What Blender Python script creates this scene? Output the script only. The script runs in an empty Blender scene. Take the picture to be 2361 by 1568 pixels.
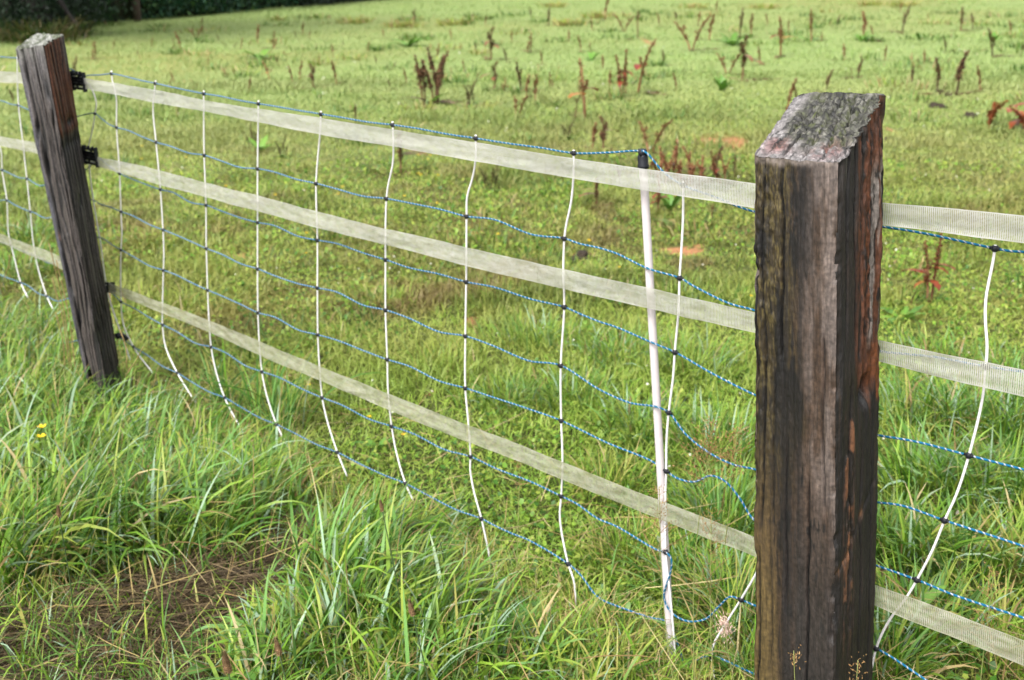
import bpy, math, random
import numpy as np
from mathutils import Matrix, Vector

random.seed(7)
rng = np.random.default_rng(11)
scene = bpy.context.scene
COL = scene.collection
R = math.radians

# ------------------------------------------------------------------ camera, world, sun, exposure
PITCH, ROLL, CAM_H, LENS = R(18.5), R(1.0), 1.5, 40.0
FPX = LENS / 36 * 2361                      # focal length in pixels of a 2361 x 1568 copy of the photo
cp, sp, cr, sr = math.cos(PITCH), math.sin(PITCH), math.cos(ROLL), math.sin(ROLL)
FW = np.array([0, cp, -sp]); UP0 = np.array([0, sp, cp]); RT0 = np.array([1., 0, 0])
RT = cr * RT0 - sr * UP0; UP = cr * UP0 + sr * RT0
CAM = np.array([0, 0, CAM_H])
cam = bpy.data.cameras.new('camera'); camo = bpy.data.objects.new('camera', cam); COL.objects.link(camo)
m = Matrix.Identity(4)
for i in range(3):
    m[i][0], m[i][1], m[i][2], m[i][3] = RT[i], UP[i], -FW[i], CAM[i]
camo.matrix_world = m
cam.lens = LENS; cam.sensor_width = 36; cam.clip_start = .05; cam.clip_end = 500
cam.dof.use_dof = True; cam.dof.focus_distance = 1.85; cam.dof.aperture_fstop = 6.4
cam.dof.aperture_blades = 7
scene.camera = camo

SUN_EL, SUN_AZ = R(52), R(215)              # behind the camera, to the left (azimuth clockwise from +y)
w = bpy.data.worlds.new('World'); scene.world = w; w.use_nodes = True
nt = w.node_tree; nt.nodes.clear()
sky = nt.nodes.new('ShaderNodeTexSky'); sky.sky_type = 'NISHITA'; sky.sun_disc = False
sky.sun_elevation = SUN_EL; sky.sun_rotation = SUN_AZ; sky.air_density = 1.0; sky.dust_density = 4.0
hs = nt.nodes.new('ShaderNodeHueSaturation'); hs.inputs['Saturation'].default_value = .12
bg = nt.nodes.new('ShaderNodeBackground'); bg.inputs['Strength'].default_value = .135
wo = nt.nodes.new('ShaderNodeOutputWorld')
nt.links.new(sky.outputs[0], hs.inputs['Color']); nt.links.new(hs.outputs[0], bg.inputs[0]); nt.links.new(bg.outputs[0], wo.inputs[0])
sd = bpy.data.lights.new('sun', 'SUN'); sd.energy = 1.3; sd.angle = R(28); sd.color = (1, .98, .955)
so = bpy.data.objects.new('sun', sd); COL.objects.link(so)
sv = Vector((math.sin(SUN_AZ) * math.cos(SUN_EL), math.cos(SUN_AZ) * math.cos(SUN_EL), math.sin(SUN_EL)))
so.rotation_euler = sv.to_track_quat('Z', 'Y').to_euler()
vs = scene.view_settings
vs.view_transform = 'Standard'; vs.look = 'None'; vs.exposure = 1.44; vs.gamma = 1

# ------------------------------------------------------------------ measuring: photo points onto the ground or an upright plane
def ray(x, y):
    return FW + RT * ((x - 1180.5) / FPX) - UP * ((y - 784) / FPX)
def gp(x, y, z=0.):
    d = ray(x, y); return CAM + d * ((z - CAM_H) / d[2])
def proj(P):
    d = np.asarray(P, float) - CAM; k = d @ FW
    return np.array([1180.5 + FPX * (d @ RT) / k, 784 - FPX * (d @ UP) / k])
BASE = gp(1549, 1540)                       # foot of the white plastic post
FA = R(135.6)
D = np.array([math.sin(FA), math.cos(FA), 0]); N = np.array([math.cos(FA), -math.sin(FA), 0])   # along the fence; across it, to the camera
def fp(x, y, off=0.):
    d = ray(x, y); return CAM + d * ((off - N @ (CAM - BASE)) / (N @ d))
def fence_off(x, y):
    return (x - BASE[0]) * N[0] + (y - BASE[1]) * N[1]
def along(x, y):
    return (x - BASE[0]) * D[0] + (y - BASE[1]) * D[1]

# ------------------------------------------------------------------ noise
def vnoise(p, seed=0):
    p = np.asarray(p, float); i = np.floor(p).astype(np.int64); f = p - i; f = f * f * (3 - 2 * f)
    def h(a, b, c):
        n = (a * 374761393 + b * 668265263 + c * 2147483647 + seed * 974634777) & 0xffffffff
        n = ((n ^ (n >> 13)) * 1274126177) & 0xffffffff
        n = ((n ^ (n >> 15)) * 2246822519) & 0xffffffff
        return ((n ^ (n >> 16)) & 0xffff) / 65535.
    x, y, z = i[..., 0], i[..., 1], i[..., 2]; fx, fy, fz = f[..., 0], f[..., 1], f[..., 2]
    r = 0
    for dx in (0, 1):
        for dy in (0, 1):
            for dz in (0, 1):
                r = r + h(x + dx, y + dy, z + dz) * (fx if dx else 1 - fx) * (fy if dy else 1 - fy) * (fz if dz else 1 - fz)
    return r
def fbm(p, octv=4, seed=0):
    p = np.asarray(p, float); a, s, t = .5, 0, 0
    for o in range(octv):
        s = s + a * vnoise(p, seed + o * 17); t += a; a *= .5; p = p * 2.03
    return s / t
def n2(x, y, sc, seed=0, octv=3):
    return fbm(np.stack([x * sc, y * sc, np.full_like(x, 3.7 + seed)], -1), octv, seed)
def sstep(a, b, x):
    t = np.clip((x - a) / (b - a), 0, 1); return t * t * (3 - 2 * t)
def mixc(a, b, t):
    return a * (1 - t[..., None]) + np.asarray(b) * t[..., None]

# ------------------------------------------------------------------ meshes and objects
def build(name, V, quads=None, tris=None, mat=None, col=None, parent=None, smooth=True, uv=None, link=True):
    V = np.asarray(V, np.float32).reshape(-1, 3)
    me = bpy.data.meshes.new(name)
    q = np.zeros((0, 4), np.int32) if quads is None else np.asarray(quads, np.int32).reshape(-1, 4)
    t = np.zeros((0, 3), np.int32) if tris is None else np.asarray(tris, np.int32).reshape(-1, 3)
    loops = np.concatenate([q.ravel(), t.ravel()])
    me.vertices.add(len(V)); me.vertices.foreach_set('co', V.ravel())
    me.loops.add(len(loops)); me.loops.foreach_set('vertex_index', loops)
    npoly = len(q) + len(t); me.polygons.add(npoly)
    me.polygons.foreach_set('loop_start', np.concatenate([np.arange(len(q)) * 4, len(q) * 4 + np.arange(len(t)) * 3]).astype(np.int32))
    me.polygons.foreach_set('use_smooth', np.full(npoly, smooth))
    me.update(calc_edges=True)
    if col is not None:
        c = np.ones((len(V), 4), np.float32); c[:, :3] = np.clip(np.broadcast_to(np.asarray(col, np.float32), (len(V), 3)), 0, 1)
        me.color_attributes.new('Col', 'FLOAT_COLOR', 'POINT').data.foreach_set('color', c.ravel())
    if uv is not None:
        l = me.uv_layers.new(name='UVMap'); l.data.foreach_set('uv', np.asarray(uv, np.float32)[loops].ravel())
    if mat: me.materials.append(mat)
    o = bpy.data.objects.new(name, me)
    COL.objects.link(o)
    if parent: o.parent = parent
    return o
class MB:
    """collects pieces of ONE mesh"""
    def __init__(s): s.V, s.Q, s.T, s.C, s.n = [], [], [], [], 0
    def add(s, V, q=None, t=None, col=(.5, .5, .5)):
        V = np.asarray(V, float).reshape(-1, 3); s.V.append(V)
        if q is not None and len(q): s.Q.append(np.asarray(q).reshape(-1, 4) + s.n)
        if t is not None and len(t): s.T.append(np.asarray(t).reshape(-1, 3) + s.n)
        s.C.append(np.broadcast_to(np.asarray(col, float), (len(V), 3))); s.n += len(V)
    def build(s, name, mat, parent=None, smooth=True):
        return build(name, np.concatenate(s.V), np.concatenate(s.Q) if s.Q else None, np.concatenate(s.T) if s.T else None,
                     mat, np.concatenate(s.C), parent, smooth)
def empty(name, loc=(0, 0, 0), rz=0.):
    o = bpy.data.objects.new(name, None); COL.objects.link(o); o.location = loc; o.rotation_euler = (0, 0, rz)
    o.empty_display_size = .05
    return o
def tag(o, label, cat, group=None, kind=None):
    if label: o['label'] = label
    if cat: o['category'] = cat
    if group: o['group'] = group
    if kind: o['kind'] = kind
    return o
def copy_tree(o, parent=None):
    c = o.copy(); COL.objects.link(c)
    if parent: c.parent = parent
    for ch in list(o.children): copy_tree(ch, c)
    return c

def smooth_path(pts, step):
    pts = np.asarray(pts, float); P = np.concatenate([[2 * pts[0] - pts[1]], pts, [2 * pts[-1] - pts[-2]]])
    out = []
    for i in range(1, len(P) - 2):
        a, b, c, d = P[i - 1:i + 3]; L = np.linalg.norm(c - b); k = max(2, int(L / step))
        # centripetal-like tangents
        l0, l1, l2 = [max(1e-6, np.linalg.norm(q - p)) ** .5 for p, q in ((a, b), (b, c), (c, d))]
        m1 = l1 * ((b - a) / l0 - (c - a) / (l0 + l1) + (c - b) / l1)
        m2 = l1 * ((c - b) / l1 - (d - b) / (l1 + l2) + (d - c) / l2)
        t = (np.arange(k) / k)[:, None]
        out.append((2 * t**3 - 3 * t**2 + 1) * b + (t**3 - 2 * t**2 + t) * m1 + (-2 * t**3 + 3 * t**2) * c + (t**3 - t**2) * m2)
    out.append(pts[-1:])
    return np.concatenate(out)
def tube(path, rad, sides=8, cap=True):
    path = np.asarray(path, float); n = len(path); rad = np.broadcast_to(np.asarray(rad, float), (n,))
    T = np.gradient(path, axis=0); T /= np.linalg.norm(T, axis=1)[:, None] + 1e-12
    ref = np.array([0, 0, 1.]) if abs(T[:, 2]).mean() < .7 else np.array([.83, .55, 0.])
    A = np.cross(T, ref); A /= np.linalg.norm(A, axis=1)[:, None] + 1e-12
    B = np.cross(T, A)
    th = np.arange(sides) / sides * 2 * np.pi
    V = path[:, None] + rad[:, None, None] * (A[:, None] * np.cos(th)[None, :, None] + B[:, None] * np.sin(th)[None, :, None])
    i = np.arange(n - 1)[:, None] * sides; j = np.arange(sides)[None]; k = (j + 1) % sides
    q = np.stack([i + j, i + k, i + sides + k, i + sides + j], -1).reshape(-1, 4)
    V = V.reshape(-1, 3); t = None
    if cap:
        V = np.concatenate([V, path[:1], path[-1:]]); c0, c1 = n * sides, n * sides + 1; jj = np.arange(sides); kk = (jj + 1) % sides
        t = np.concatenate([np.stack([np.full(sides, c0), kk, jj], -1), np.stack([np.full(sides, c1), (n - 1) * sides + jj, (n - 1) * sides + kk], -1)])
    return V, q, t
def arclen(path):
    return np.concatenate([[0], np.cumsum(np.linalg.norm(np.diff(path, axis=0), axis=1))])
def lathe(prof, sides=16, axis=None, org=(0, 0, 0)):
    """profile of (radius, height) turned about an axis"""
    prof = np.asarray(prof, float); z = np.array([0, 0, 1.]) if axis is None else np.asarray(axis, float) / np.linalg.norm(axis)
    x = np.cross(z, [.3, .9, .1]); x /= np.linalg.norm(x); y = np.cross(z, x)
    th = np.arange(sides) / sides * 2 * np.pi
    V = np.asarray(org) + prof[:, 1][:, None, None] * z + prof[:, 0][:, None, None] * (np.cos(th)[None, :, None] * x + np.sin(th)[None, :, None] * y)
    i = np.arange(len(prof) - 1)[:, None] * sides; j = np.arange(sides)[None]; k = (j + 1) % sides
    return V.reshape(-1, 3), np.stack([i + j, i + k, i + sides + k, i + sides + j], -1).reshape(-1, 4)
def box(c, hx, hy, hz, ax=None):
    ax = np.eye(3) if ax is None else np.asarray(ax)
    V = np.array([c + sx * hx * ax[0] + sy * hy * ax[1] + sz * hz * ax[2] for sx in (-1, 1) for sy in (-1, 1) for sz in (-1, 1)])
    return V, [[0, 1, 3, 2], [4, 6, 7, 5], [0, 4, 5, 1], [2, 3, 7, 6], [0, 2, 6, 4], [1, 5, 7, 3]]

# ------------------------------------------------------------------ materials
def principled(name, col=None, rough=.6, spec=.5, attr=False, transl=0., bump=None, noise=None, sheen=None):
    mt = bpy.data.materials.new(name); mt.use_nodes = True; t = mt.node_tree; b = t.nodes['Principled BSDF']
    b.inputs['Roughness'].default_value = rough; b.inputs['Specular IOR Level'].default_value = spec
    out = t.nodes['Material Output']; src = None
    if attr:
        a = t.nodes.new('ShaderNodeAttribute'); a.attribute_name = 'Col'; src = a.outputs['Color']
    if noise:                                # (scale, amount): mottling of the colour
        tc = t.nodes.new('ShaderNodeTexCoord'); nz = t.nodes.new('ShaderNodeTexNoise')
        nz.inputs['Scale'].default_value = noise[0]; nz.inputs['Detail'].default_value = 5
        t.links.new(tc.outputs['Object'], nz.inputs['Vector'])
        mr = t.nodes.new('ShaderNodeMapRange'); mr.inputs[3].default_value = 1 - noise[1]; mr.inputs[4].default_value = 1 + noise[1]
        mr.inputs[1].default_value = .3; mr.inputs[2].default_value = .7
        t.links.new(nz.outputs['Fac'], mr.inputs[0])
        mx = t.nodes.new('ShaderNodeVectorMath'); mx.operation = 'SCALE'
        if src: t.links.new(src, mx.inputs[0])
        else: mx.inputs[0].default_value = col
        t.links.new(mr.outputs[0], mx.inputs['Scale']); src = mx.outputs[0]
    if src: t.links.new(src, b.inputs['Base Color'])
    elif col: b.inputs['Base Color'].default_value = (*col, 1)
    if bump:
        tc = t.nodes.new('ShaderNodeTexCoord'); mp = t.nodes.new('ShaderNodeMapping'); mp.inputs['Scale'].default_value = bump[2] if len(bump) > 2 else (1, 1, 1)
        nz = t.nodes.new('ShaderNodeTexNoise'); nz.inputs['Scale'].default_value = bump[0]; nz.inputs['Detail'].default_value = 6
        bp = t.nodes.new('ShaderNodeBump'); bp.inputs['Strength'].default_value = 1; bp.inputs['Distance'].default_value = bump[1]
        t.links.new(tc.outputs['Object'], mp.inputs[0]); t.links.new(mp.outputs[0], nz.inputs['Vector'])
        t.links.new(nz.outputs['Fac'], bp.inputs['Height']); t.links.new(bp.outputs[0], b.inputs['Normal'])
    if transl:
        tr = t.nodes.new('ShaderNodeBsdfTranslucent'); mx = t.nodes.new('ShaderNodeMixShader'); mx.inputs[0].default_value = transl
        if src: t.links.new(src, tr.inputs[0])
        elif col: tr.inputs[0].default_value = (*col, 1)
        t.links.new(b.outputs[0], mx.inputs[1]); t.links.new(tr.outputs[0], mx.inputs[2]); t.links.new(mx.outputs[0], out.inputs[0])
    return mt
M_GRASS = principled('grass_blade', attr=True, rough=.45, spec=.28, transl=.24)
M_LEAF = principled('leaf', attr=True, rough=.45, spec=.4, transl=.25)
M_DRY = principled('dry_plant', attr=True, rough=.8, spec=.2, transl=.15)
M_STEM = principled('plant_stem', attr=True, rough=.7, spec=.25)
M_PLASTIC = principled('white_plastic', col=(.50, .455, .455), rough=.45, spec=.4, noise=(60, .05))
M_STRUT = principled('strut_plastic', col=(.68, .655, .655), rough=.35, spec=.5)
M_BLACK = principled('black_plastic', col=(.010, .011, .015), rough=.5, spec=.3)
M_ROPE = principled('twisted_polywire', attr=True, rough=.7, spec=.2)
M_WOOD = principled('weathered_wood', attr=True, rough=.62, spec=.42, noise=(130, .42), bump=(300, .0016, (1, 1, .3)))
M_PETAL = principled('petal', attr=True, rough=.4, spec=.4, transl=.2)

def tape_material(name, base, algae, amount):
    mt = bpy.data.materials.new(name); mt.use_nodes = True; t = mt.node_tree; b = t.nodes['Principled BSDF']; L = t.links
    out = t.nodes['Material Output']
    uv = t.nodes.new('ShaderNodeUVMap'); sx = t.nodes.new('ShaderNodeSeparateXYZ'); L.new(uv.outputs[0], sx.inputs[0])
    def mth(op, a, b_=None, c=None):
        nd = t.nodes.new('ShaderNodeMath'); nd.operation = op
        for i, v in enumerate((a, b_, c)):
            if v is None: continue
            if isinstance(v, (int, float)): nd.inputs[i].default_value = v
            else: L.new(v, nd.inputs[i])
        return nd.outputs[0]
    fu = mth('FRACT', mth('MULTIPLY', sx.outputs[0], 1 / .0034)); fv = mth('FRACT', mth('MULTIPLY', sx.outputs[1], 20.0))
    nz = t.nodes.new('ShaderNodeTexNoise'); nz.inputs['Scale'].default_value = 9; nz.inputs['Detail'].default_value = 6
    mp = t.nodes.new('ShaderNodeMapping'); mp.inputs['Scale'].default_value = (6, .8, 1); L.new(uv.outputs[0], mp.inputs[0]); L.new(mp.outputs[0], nz.inputs['Vector'])
    gap = mth('MULTIPLY_ADD', nz.outputs['Fac'], .7, .13)     # how open the weave is varies along the tape
    hole = mth('MULTIPLY', mth('LESS_THAN', fu, gap), mth('LESS_THAN', fv, .60))
    edge = mth('LESS_THAN', mth('ABSOLUTE', mth('SUBTRACT', sx.outputs[1], .5)), .462)
    hole = mth('MULTIPLY', hole, edge)
    nz2 = t.nodes.new('ShaderNodeTexNoise'); nz2.inputs['Scale'].default_value = 14; nz2.inputs['Detail'].default_value = 8
    mp2 = t.nodes.new('ShaderNodeMapping'); mp2.inputs['Scale'].default_value = (1.6, .25, 1); L.new(uv.outputs[0], mp2.inputs[0]); L.new(mp2.outputs[0], nz2.inputs['Vector'])
    mr = t.nodes.new('ShaderNodeMapRange'); mr.inputs[1].default_value = .38; mr.inputs[2].default_value = .72; L.new(nz2.outputs['Fac'], mr.inputs[0])
    mx = t.nodes.new('ShaderNodeMix'); mx.data_type = 'RGBA'; L.new(mth('MULTIPLY', mr.outputs[0], amount), mx.inputs['Factor'])
    mx.inputs['A'].default_value = (*base, 1); mx.inputs['B'].default_value = (*algae, 1)
    L.new(mx.outputs['Result'], b.inputs['Base Color']); b.inputs['Roughness'].default_value = .6; b.inputs['Specular IOR Level'].default_value = .3
    tr = t.nodes.new('ShaderNodeBsdfTranslucent'); L.new(mx.outputs['Result'], tr.inputs[0])
    m1 = t.nodes.new('ShaderNodeMixShader'); m1.inputs[0].default_value = .3; L.new(b.outputs[0], m1.inputs[1]); L.new(tr.outputs[0], m1.inputs[2])
    tp = t.nodes.new('ShaderNodeBsdfTransparent'); m2 = t.nodes.new('ShaderNodeMixShader')
    L.new(hole, m2.inputs[0]); L.new(m1.outputs[0], m2.inputs[1]); L.new(tp.outputs[0], m2.inputs[2]); L.new(m2.outputs[0], out.inputs[0])
    return mt

# ------------------------------------------------------------------ ground
SOIL = [(1660, 333, 78, 12), (1578, 577, 50, 13), (1052, 276, 34, 6), (1100, 540, 16, 5), (1835, 184, 30, 5), (2055, 305, 14, 6), (1500, 100, 22, 4), (1345, 590, 22, 8), (1085, 745, 22, 12), (985, 905, 14, 6), (560, 585, 26, 8)]
SOILG = []
for x, y, rx, ry in SOIL:
    c = gp(x, y); e = gp(x + rx, y); f_ = gp(x, y - ry); SOILG.append((c[0], c[1], abs(e[0] - c[0]), abs(f_[1] - c[1])))
def soil_mask(x, y):
    mk = np.zeros_like(x)
    for cx, cy, rx, ry in SOILG:
        d = ((x - cx) / rx) ** 2 + ((y - cy) / ry) ** 2 + 2.6 * (n2(x, y, 2.5 / max(rx, .05), 5) - .5)
        mk = np.maximum(mk, sstep(1.15, .55, d))
    return mk
TH = gp(515, 1385); THR = (.37, .19)
THATCH = [(TH, THR, 38, 1.), (gp(120, 1480), (.30, .10), 20, .22), (gp(460, 1570), (.22, .10), 10, .4)]
def thatch_mask(x, y):                       # trampled dead grass on the verge
    mk = np.zeros_like(x)
    for c_, (rx, ry), a, st in THATCH:
        u = (x - c_[0]); v = (y - c_[1]); a = R(a)
        p, q = u * math.cos(a) + v * math.sin(a), -u * math.sin(a) + v * math.cos(a)
        d = (p / rx) ** 2 + (q / ry) ** 2 + 1.4 * (n2(x, y, 5., 9) - .5); mk = np.maximum(mk, st * sstep(1.3, .6, d))
    return mk
def gz(x, y):
    x = np.asarray(x, float); y = np.asarray(y, float); r = np.hypot(x, y)
    return (n2(x, y, 1.3, 21) - .5) * .05 + (n2(x, y, .22, 23) - .5) * .16 * sstep(6, 14, r) + (n2(x, y, 6, 25) - .5) * .018

def axis_grid(a, b, fine0, fine1, s0, s1):
    v = [fine0]
    while v[-1] < fine1: v.append(v[-1] + s0)
    st = s0
    while v[-1] < b: st = min(st * 1.12, s1); v.append(v[-1] + st)
    lo = [fine0]; st = s0
    while lo[-1] > a: st = min(st * 1.12, s1); lo.append(lo[-1] - st)
    return np.array(lo[:0:-1] + v)
gx = axis_grid(-160, 160, -3.5, 3.5, .04, 6); gy = axis_grid(-40, 220, 1.2, 6.5, .04, 6)
X, Y = np.meshgrid(gx, gy); Z = gz(X, Y)
c = np.empty(X.shape + (3,)); c[:] = (.060, .072, .018)
c = mixc(c, (.10, .10, .028), sstep(.45, .7, n2(X, Y, .35, 31)))
c = mixc(c, (.185, .24, .075), sstep(6, 16, np.hypot(X, Y)))
c = mixc(c, (.21, .20, .06), sstep(.5, .75, n2(X, Y, .12, 33)) * sstep(6, 16, np.hypot(X, Y)))
c = mixc(c, (.055, .043, .026), sstep(.55, .75, n2(X, Y, 3.5, 35)) * sstep(8, 3, np.hypot(X, Y)))
c = mixc(c, (.055, .04, .027), sstep(-.05, .25, fence_off(X, Y)) * .6)
c = mixc(c, (.045, .034, .020), thatch_mask(X, Y))
sm = soil_mask(X, Y); c = mixc(c, (.31, .145, .065), sm)
nx, ny = len(gx), len(gy); ii = np.arange(ny - 1)[:, None] * nx + np.arange(nx - 1)[None]
gq = np.stack([ii, ii + 1, ii + nx + 1, ii + nx], -1).reshape(-1, 4)
M_GROUND = principled('ground_soil', attr=True, rough=.9, spec=.2, noise=(55, .35), bump=(70, .006))
tag(build('ground', np.stack([X, Y, Z], -1), gq, mat=M_GROUND, col=c.reshape(-1, 3)), None, None, kind='structure')

# ------------------------------------------------------------------ grass
def blades(base, az, L, th0, bend, W, col, seg=3, tip=None, twist=.5):
    n = len(base); t = np.linspace(0, 1, seg + 1)
    th = np.clip(th0[:, None] + bend[:, None] * t[None] ** 1.5, -.2, 2.75); tm = (th[:, 1:] + th[:, :-1]) / 2
    ds = (L / seg)[:, None]
    h = np.concatenate([np.zeros((n, 1)), np.cumsum(np.sin(tm) * ds, 1)], 1); z = np.concatenate([np.zeros((n, 1)), np.cumsum(np.cos(tm) * ds, 1)], 1)
    dr = np.stack([np.sin(az), np.cos(az)], -1)
    C = np.empty((n, seg + 1, 3)); C[..., :2] = base[:, None, :2] + h[..., None] * dr[:, None]; C[..., 2] = np.maximum(base[:, None, 2] + z, base[:, None, 2] * .5 + .002)
    pr = np.clip((.65 + 1.2 * t) * (1 - t ** 2.2), .03, None); pr = pr / pr.max()
    tw = rng.normal(0, twist, n)
    side = np.stack([dr[:, 1] * np.cos(tw), -dr[:, 0] * np.cos(tw), np.sin(tw)], -1)
    off = side[:, None] * (W[:, None] * pr[None] * .5)[..., None]
    V = np.stack([C - off, C + off], 2).reshape(-1, 3)
    b = (np.arange(n) * (seg + 1) * 2)[:, None] + (np.arange(seg) * 2)[None]
    q = np.stack([b, b + 1, b + 3, b + 2], -1).reshape(-1, 4)
    cc = np.repeat(col[:, None], seg + 1, 1)
    if tip is not None: cc = cc * (1 - t[None, :, None] ** 3) + np.asarray(tip)[:, None] * t[None, :, None] ** 3
    cc = np.repeat(cc[:, :, None], 2, 2).reshape(-1, 3)
    return V, q, cc
PAL = np.array([(.120, .245, .018), (.190, .308, .030), (.275, .342, .050), (.052, .142, .012), (.130, .270, .060), (.325, .305, .080), (.27, .39, .25)])
STRAW = np.array([(.36, .27, .11), (.27, .18, .075), (.42, .34, .17)])
def pick(n, wts, straw):
    wts = np.asarray(tuple(wts) + (0.,) * (len(PAL) - len(wts)), float); c = PAL[rng.choice(len(PAL), n, p=wts / wts.sum())]
    s = rng.random(n) < straw; c = np.where(s[:, None], STRAW[rng.integers(0, 3, n)], c)
    return c * rng.uniform(.8, 1.2, (n, 1))
def polar(n, r0, r1, pw, half=R(37)):
    """points with density falling as r**-pw"""
    u = rng.random(n); e = 2 - pw
    r = (r0 ** e + u * (r1 ** e - r0 ** e)) ** (1 / e) if abs(e) > 1e-3 else r0 * (r1 / r0) ** u
    a = rng.uniform(-half, half, n); return r * np.sin(a), r * np.cos(a), r

# grazed meadow beyond the net
parts = MB()
def meadow(n, r0, r1, pw, seg, half=R(37)):
    x, y, r = polar(n, r0, r1, pw, half)
    keep = (fence_off(x, y) < .04 + .05 * rng.normal(size=n)) & (rng.random(n) > .94 * soil_mask(x, y))
    x, y, r = x[keep], y[keep], r[keep]; n = len(x)
    k = np.clip((r / 4.6) ** .82, 1, 8)
    pat = n2(x, y, .9, 41); pat2 = n2(x, y, .16, 43); fine = n2(x, y, 4.5, 45)
    keep = rng.random(n) < .35 + 1.1 * fine; x, y, r, k, pat, pat2, fine = [a[keep] for a in (x, y, r, k, pat, pat2, fine)]; n = len(x)
    L = rng.uniform(.025, .075, n) * (.3 + 1.4 * pat) * (.7 + .7 * sstep(.45, .6, n2(x, y, 1.5, 47))) * k ** .3
    col = pick(n, (3, 4, 4, 2, 2, 2), .05)
    col = mixc(col, (.060, .105, .014), .85 * sstep(.47, .60, n2(x, y, 1.5, 47)) * sstep(16, 7, r)); col = mixc(col, (.15, .10, .042), .85 * sstep(.57, .68, n2(x, y, 2.3, 49)) * sstep(13, 6, r))
    col = mixc(col, (.24, .20, .065), .5 * sstep(.49, .64, n2(x, y, .95, 58)) * sstep(16, 5, r)); col = mixc(col, (.12, .075, .035), .85 * sstep(.60, .66, n2(x, y, 3.4, 59)) * sstep(14, 6, r))
    col = mixc(col, (.22, .33, .045), .6 * sstep(.48, .66, n2(x, y, .7, 48)) * sstep(12, 4, r)); far = sstep(9, 20, r)[:, None]
    col = col * (1 - far * .38 * sstep(.46, .62, n2(x * .45, y, .9, 55))[:, None]); col = mixc(col, (.30, .26, .10), .6 * sstep(.55, .68, n2(x * .35, y, .5, 56)) * sstep(7, 14, r))
    col = mixc(col, (.31, .29, .075), .6 * sstep(.42, .66, pat2) * rng.random(n)); col = mixc(col, (.225, .305, .112), .70 * sstep(5, 18, r))
    col = col * (.86 + .46 * n2(x * .35, y, .55, 57))[:, None]
    V, q, cc = blades(np.stack([x, y, gz(x, y)], -1), rng.uniform(0, 6.283, n), L, rng.uniform(.1, 1.1, n), rng.uniform(.2, 1.4, n), rng.uniform(.0025, .005, n) * k, col, seg)
    parts.add(V, q, col=cc)
meadow(330000, 1.5, 5.5, 1.0, 3, R(68)); meadow(480000, 5.0, 16, 1.9, 2, R(46)); meadow(260000, 15, 75, 2.1, 1)
tag(parts.build('meadow_grass', M_GRASS), 'short grazed pale green grass covering the whole field behind the net', 'grass', kind='stuff')

# small round leaflets of clover in the turf, and its white blossoms
def leaflets(n, r0, r1, pw, s0, s1, cols, zlo, zhi, thresh, seed, beyond=True):
    x, y, r = polar(n, r0, r1, pw, R(48)); keep = (fence_off(x, y) < .02) & (n2(x, y, 1.1, seed) > thresh) & (soil_mask(x, y) < .4)
    x, y, r = x[keep], y[keep], r[keep]; n = len(x); s = rng.uniform(s0, s1, n) * np.clip(r / 5, 1, 4) ** .7
    th = np.arange(5) / 5 * 2 * np.pi; az = rng.uniform(0, 6.28, n)
    nx_, ny_ = rng.normal(0, .45, (2, n)); px = s[:, None] * np.cos(th[None] + az[:, None]); py = s[:, None] * np.sin(th[None] + az[:, None])
    z = gz(x, y) + rng.uniform(zlo, zhi, n)
    V = np.stack([x[:, None] + px, y[:, None] + py, z[:, None] + px * nx_[:, None] + py * ny_[:, None]], -1)
    V = np.concatenate([V, np.stack([x, y, z - s * .25], -1)[:, None]], 1)
    b = np.arange(n)[:, None] * 6; j = np.arange(5)[None]; t = np.stack([b + j, b + (j + 1) % 5, np.broadcast_to(b + 5, (n, 5))], -1).reshape(-1, 3)
    col = cols[rng.integers(0, len(cols), n)] * rng.uniform(.8, 1.2, (n, 1))
    return V.reshape(-1, 3), t, np.repeat(col, 6, 0)
V, t, cc = leaflets(80000, 1.8, 9, 1.3, .004, .009, PAL[:4] * .95, .012, .05, .42, 51)
tag(build('clover_leaves', V, tris=t, mat=M_LEAF, col=cc), 'small round clover leaflets scattered low in the meadow turf', 'clover', kind='stuff')
V, t, cc = leaflets(2000, 2.8, 20, 1.5, .003, .0055, np.array([(.62, .60, .50), (.55, .50, .40), (.6, .6, .5)]), .04, .08, .5, 53)
tag(build('clover_blossoms', V, tris=t, mat=M_PETAL, col=cc), 'tiny white clover blossoms dotted over the meadow', 'clover', kind='stuff')

# tufts: (photo x, y of the tuft's foot, spread m, blades, length lo-hi, width mm, weights, straw, lean azimuth deg or None)
def tuft_blades(mb, x, y, spread, n, l0, l1, wd, wts, straw, lean=None, seg=7, bend=(.9, 3.0), stretch=1., dark=1.):
    c = gp(x, y); th = rng.uniform(0, 6.283, n); rr = spread * np.sqrt(rng.random(n)) * rng.uniform(.5, 1.1, n)
    px = c[0] + rr * np.cos(th) * stretch; py = c[1] + rr * np.sin(th)
    az = np.pi / 2 - th + rng.normal(0, .8, n) if lean is None else R(lean) + rng.normal(0, 1.15, n)
    L = rng.uniform(l0, l1, n); col = pick(n, wts, straw); col = col * .95 * dark; tip = mixc(col, (.30, .27, .11), rng.random(n) ** 4 * .8)
    V, q, cc = blades(np.stack([px, py, gz(px, py) - .005], -1), az, L, rng.uniform(0, .6, n), rng.uniform(*bend, n) * rng.uniform(.45, 1.1, n), rng.uniform(.6, 1.25, n) * wd / 1000, col, seg, tip)
    mb.add(V, q, col=cc)
LUSH = (4, 3.4, 1.6, 4, 4, .4, 1.7); OLIVE = (2, 3, 4, 1, 1, 3)
mb = MB()
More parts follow.
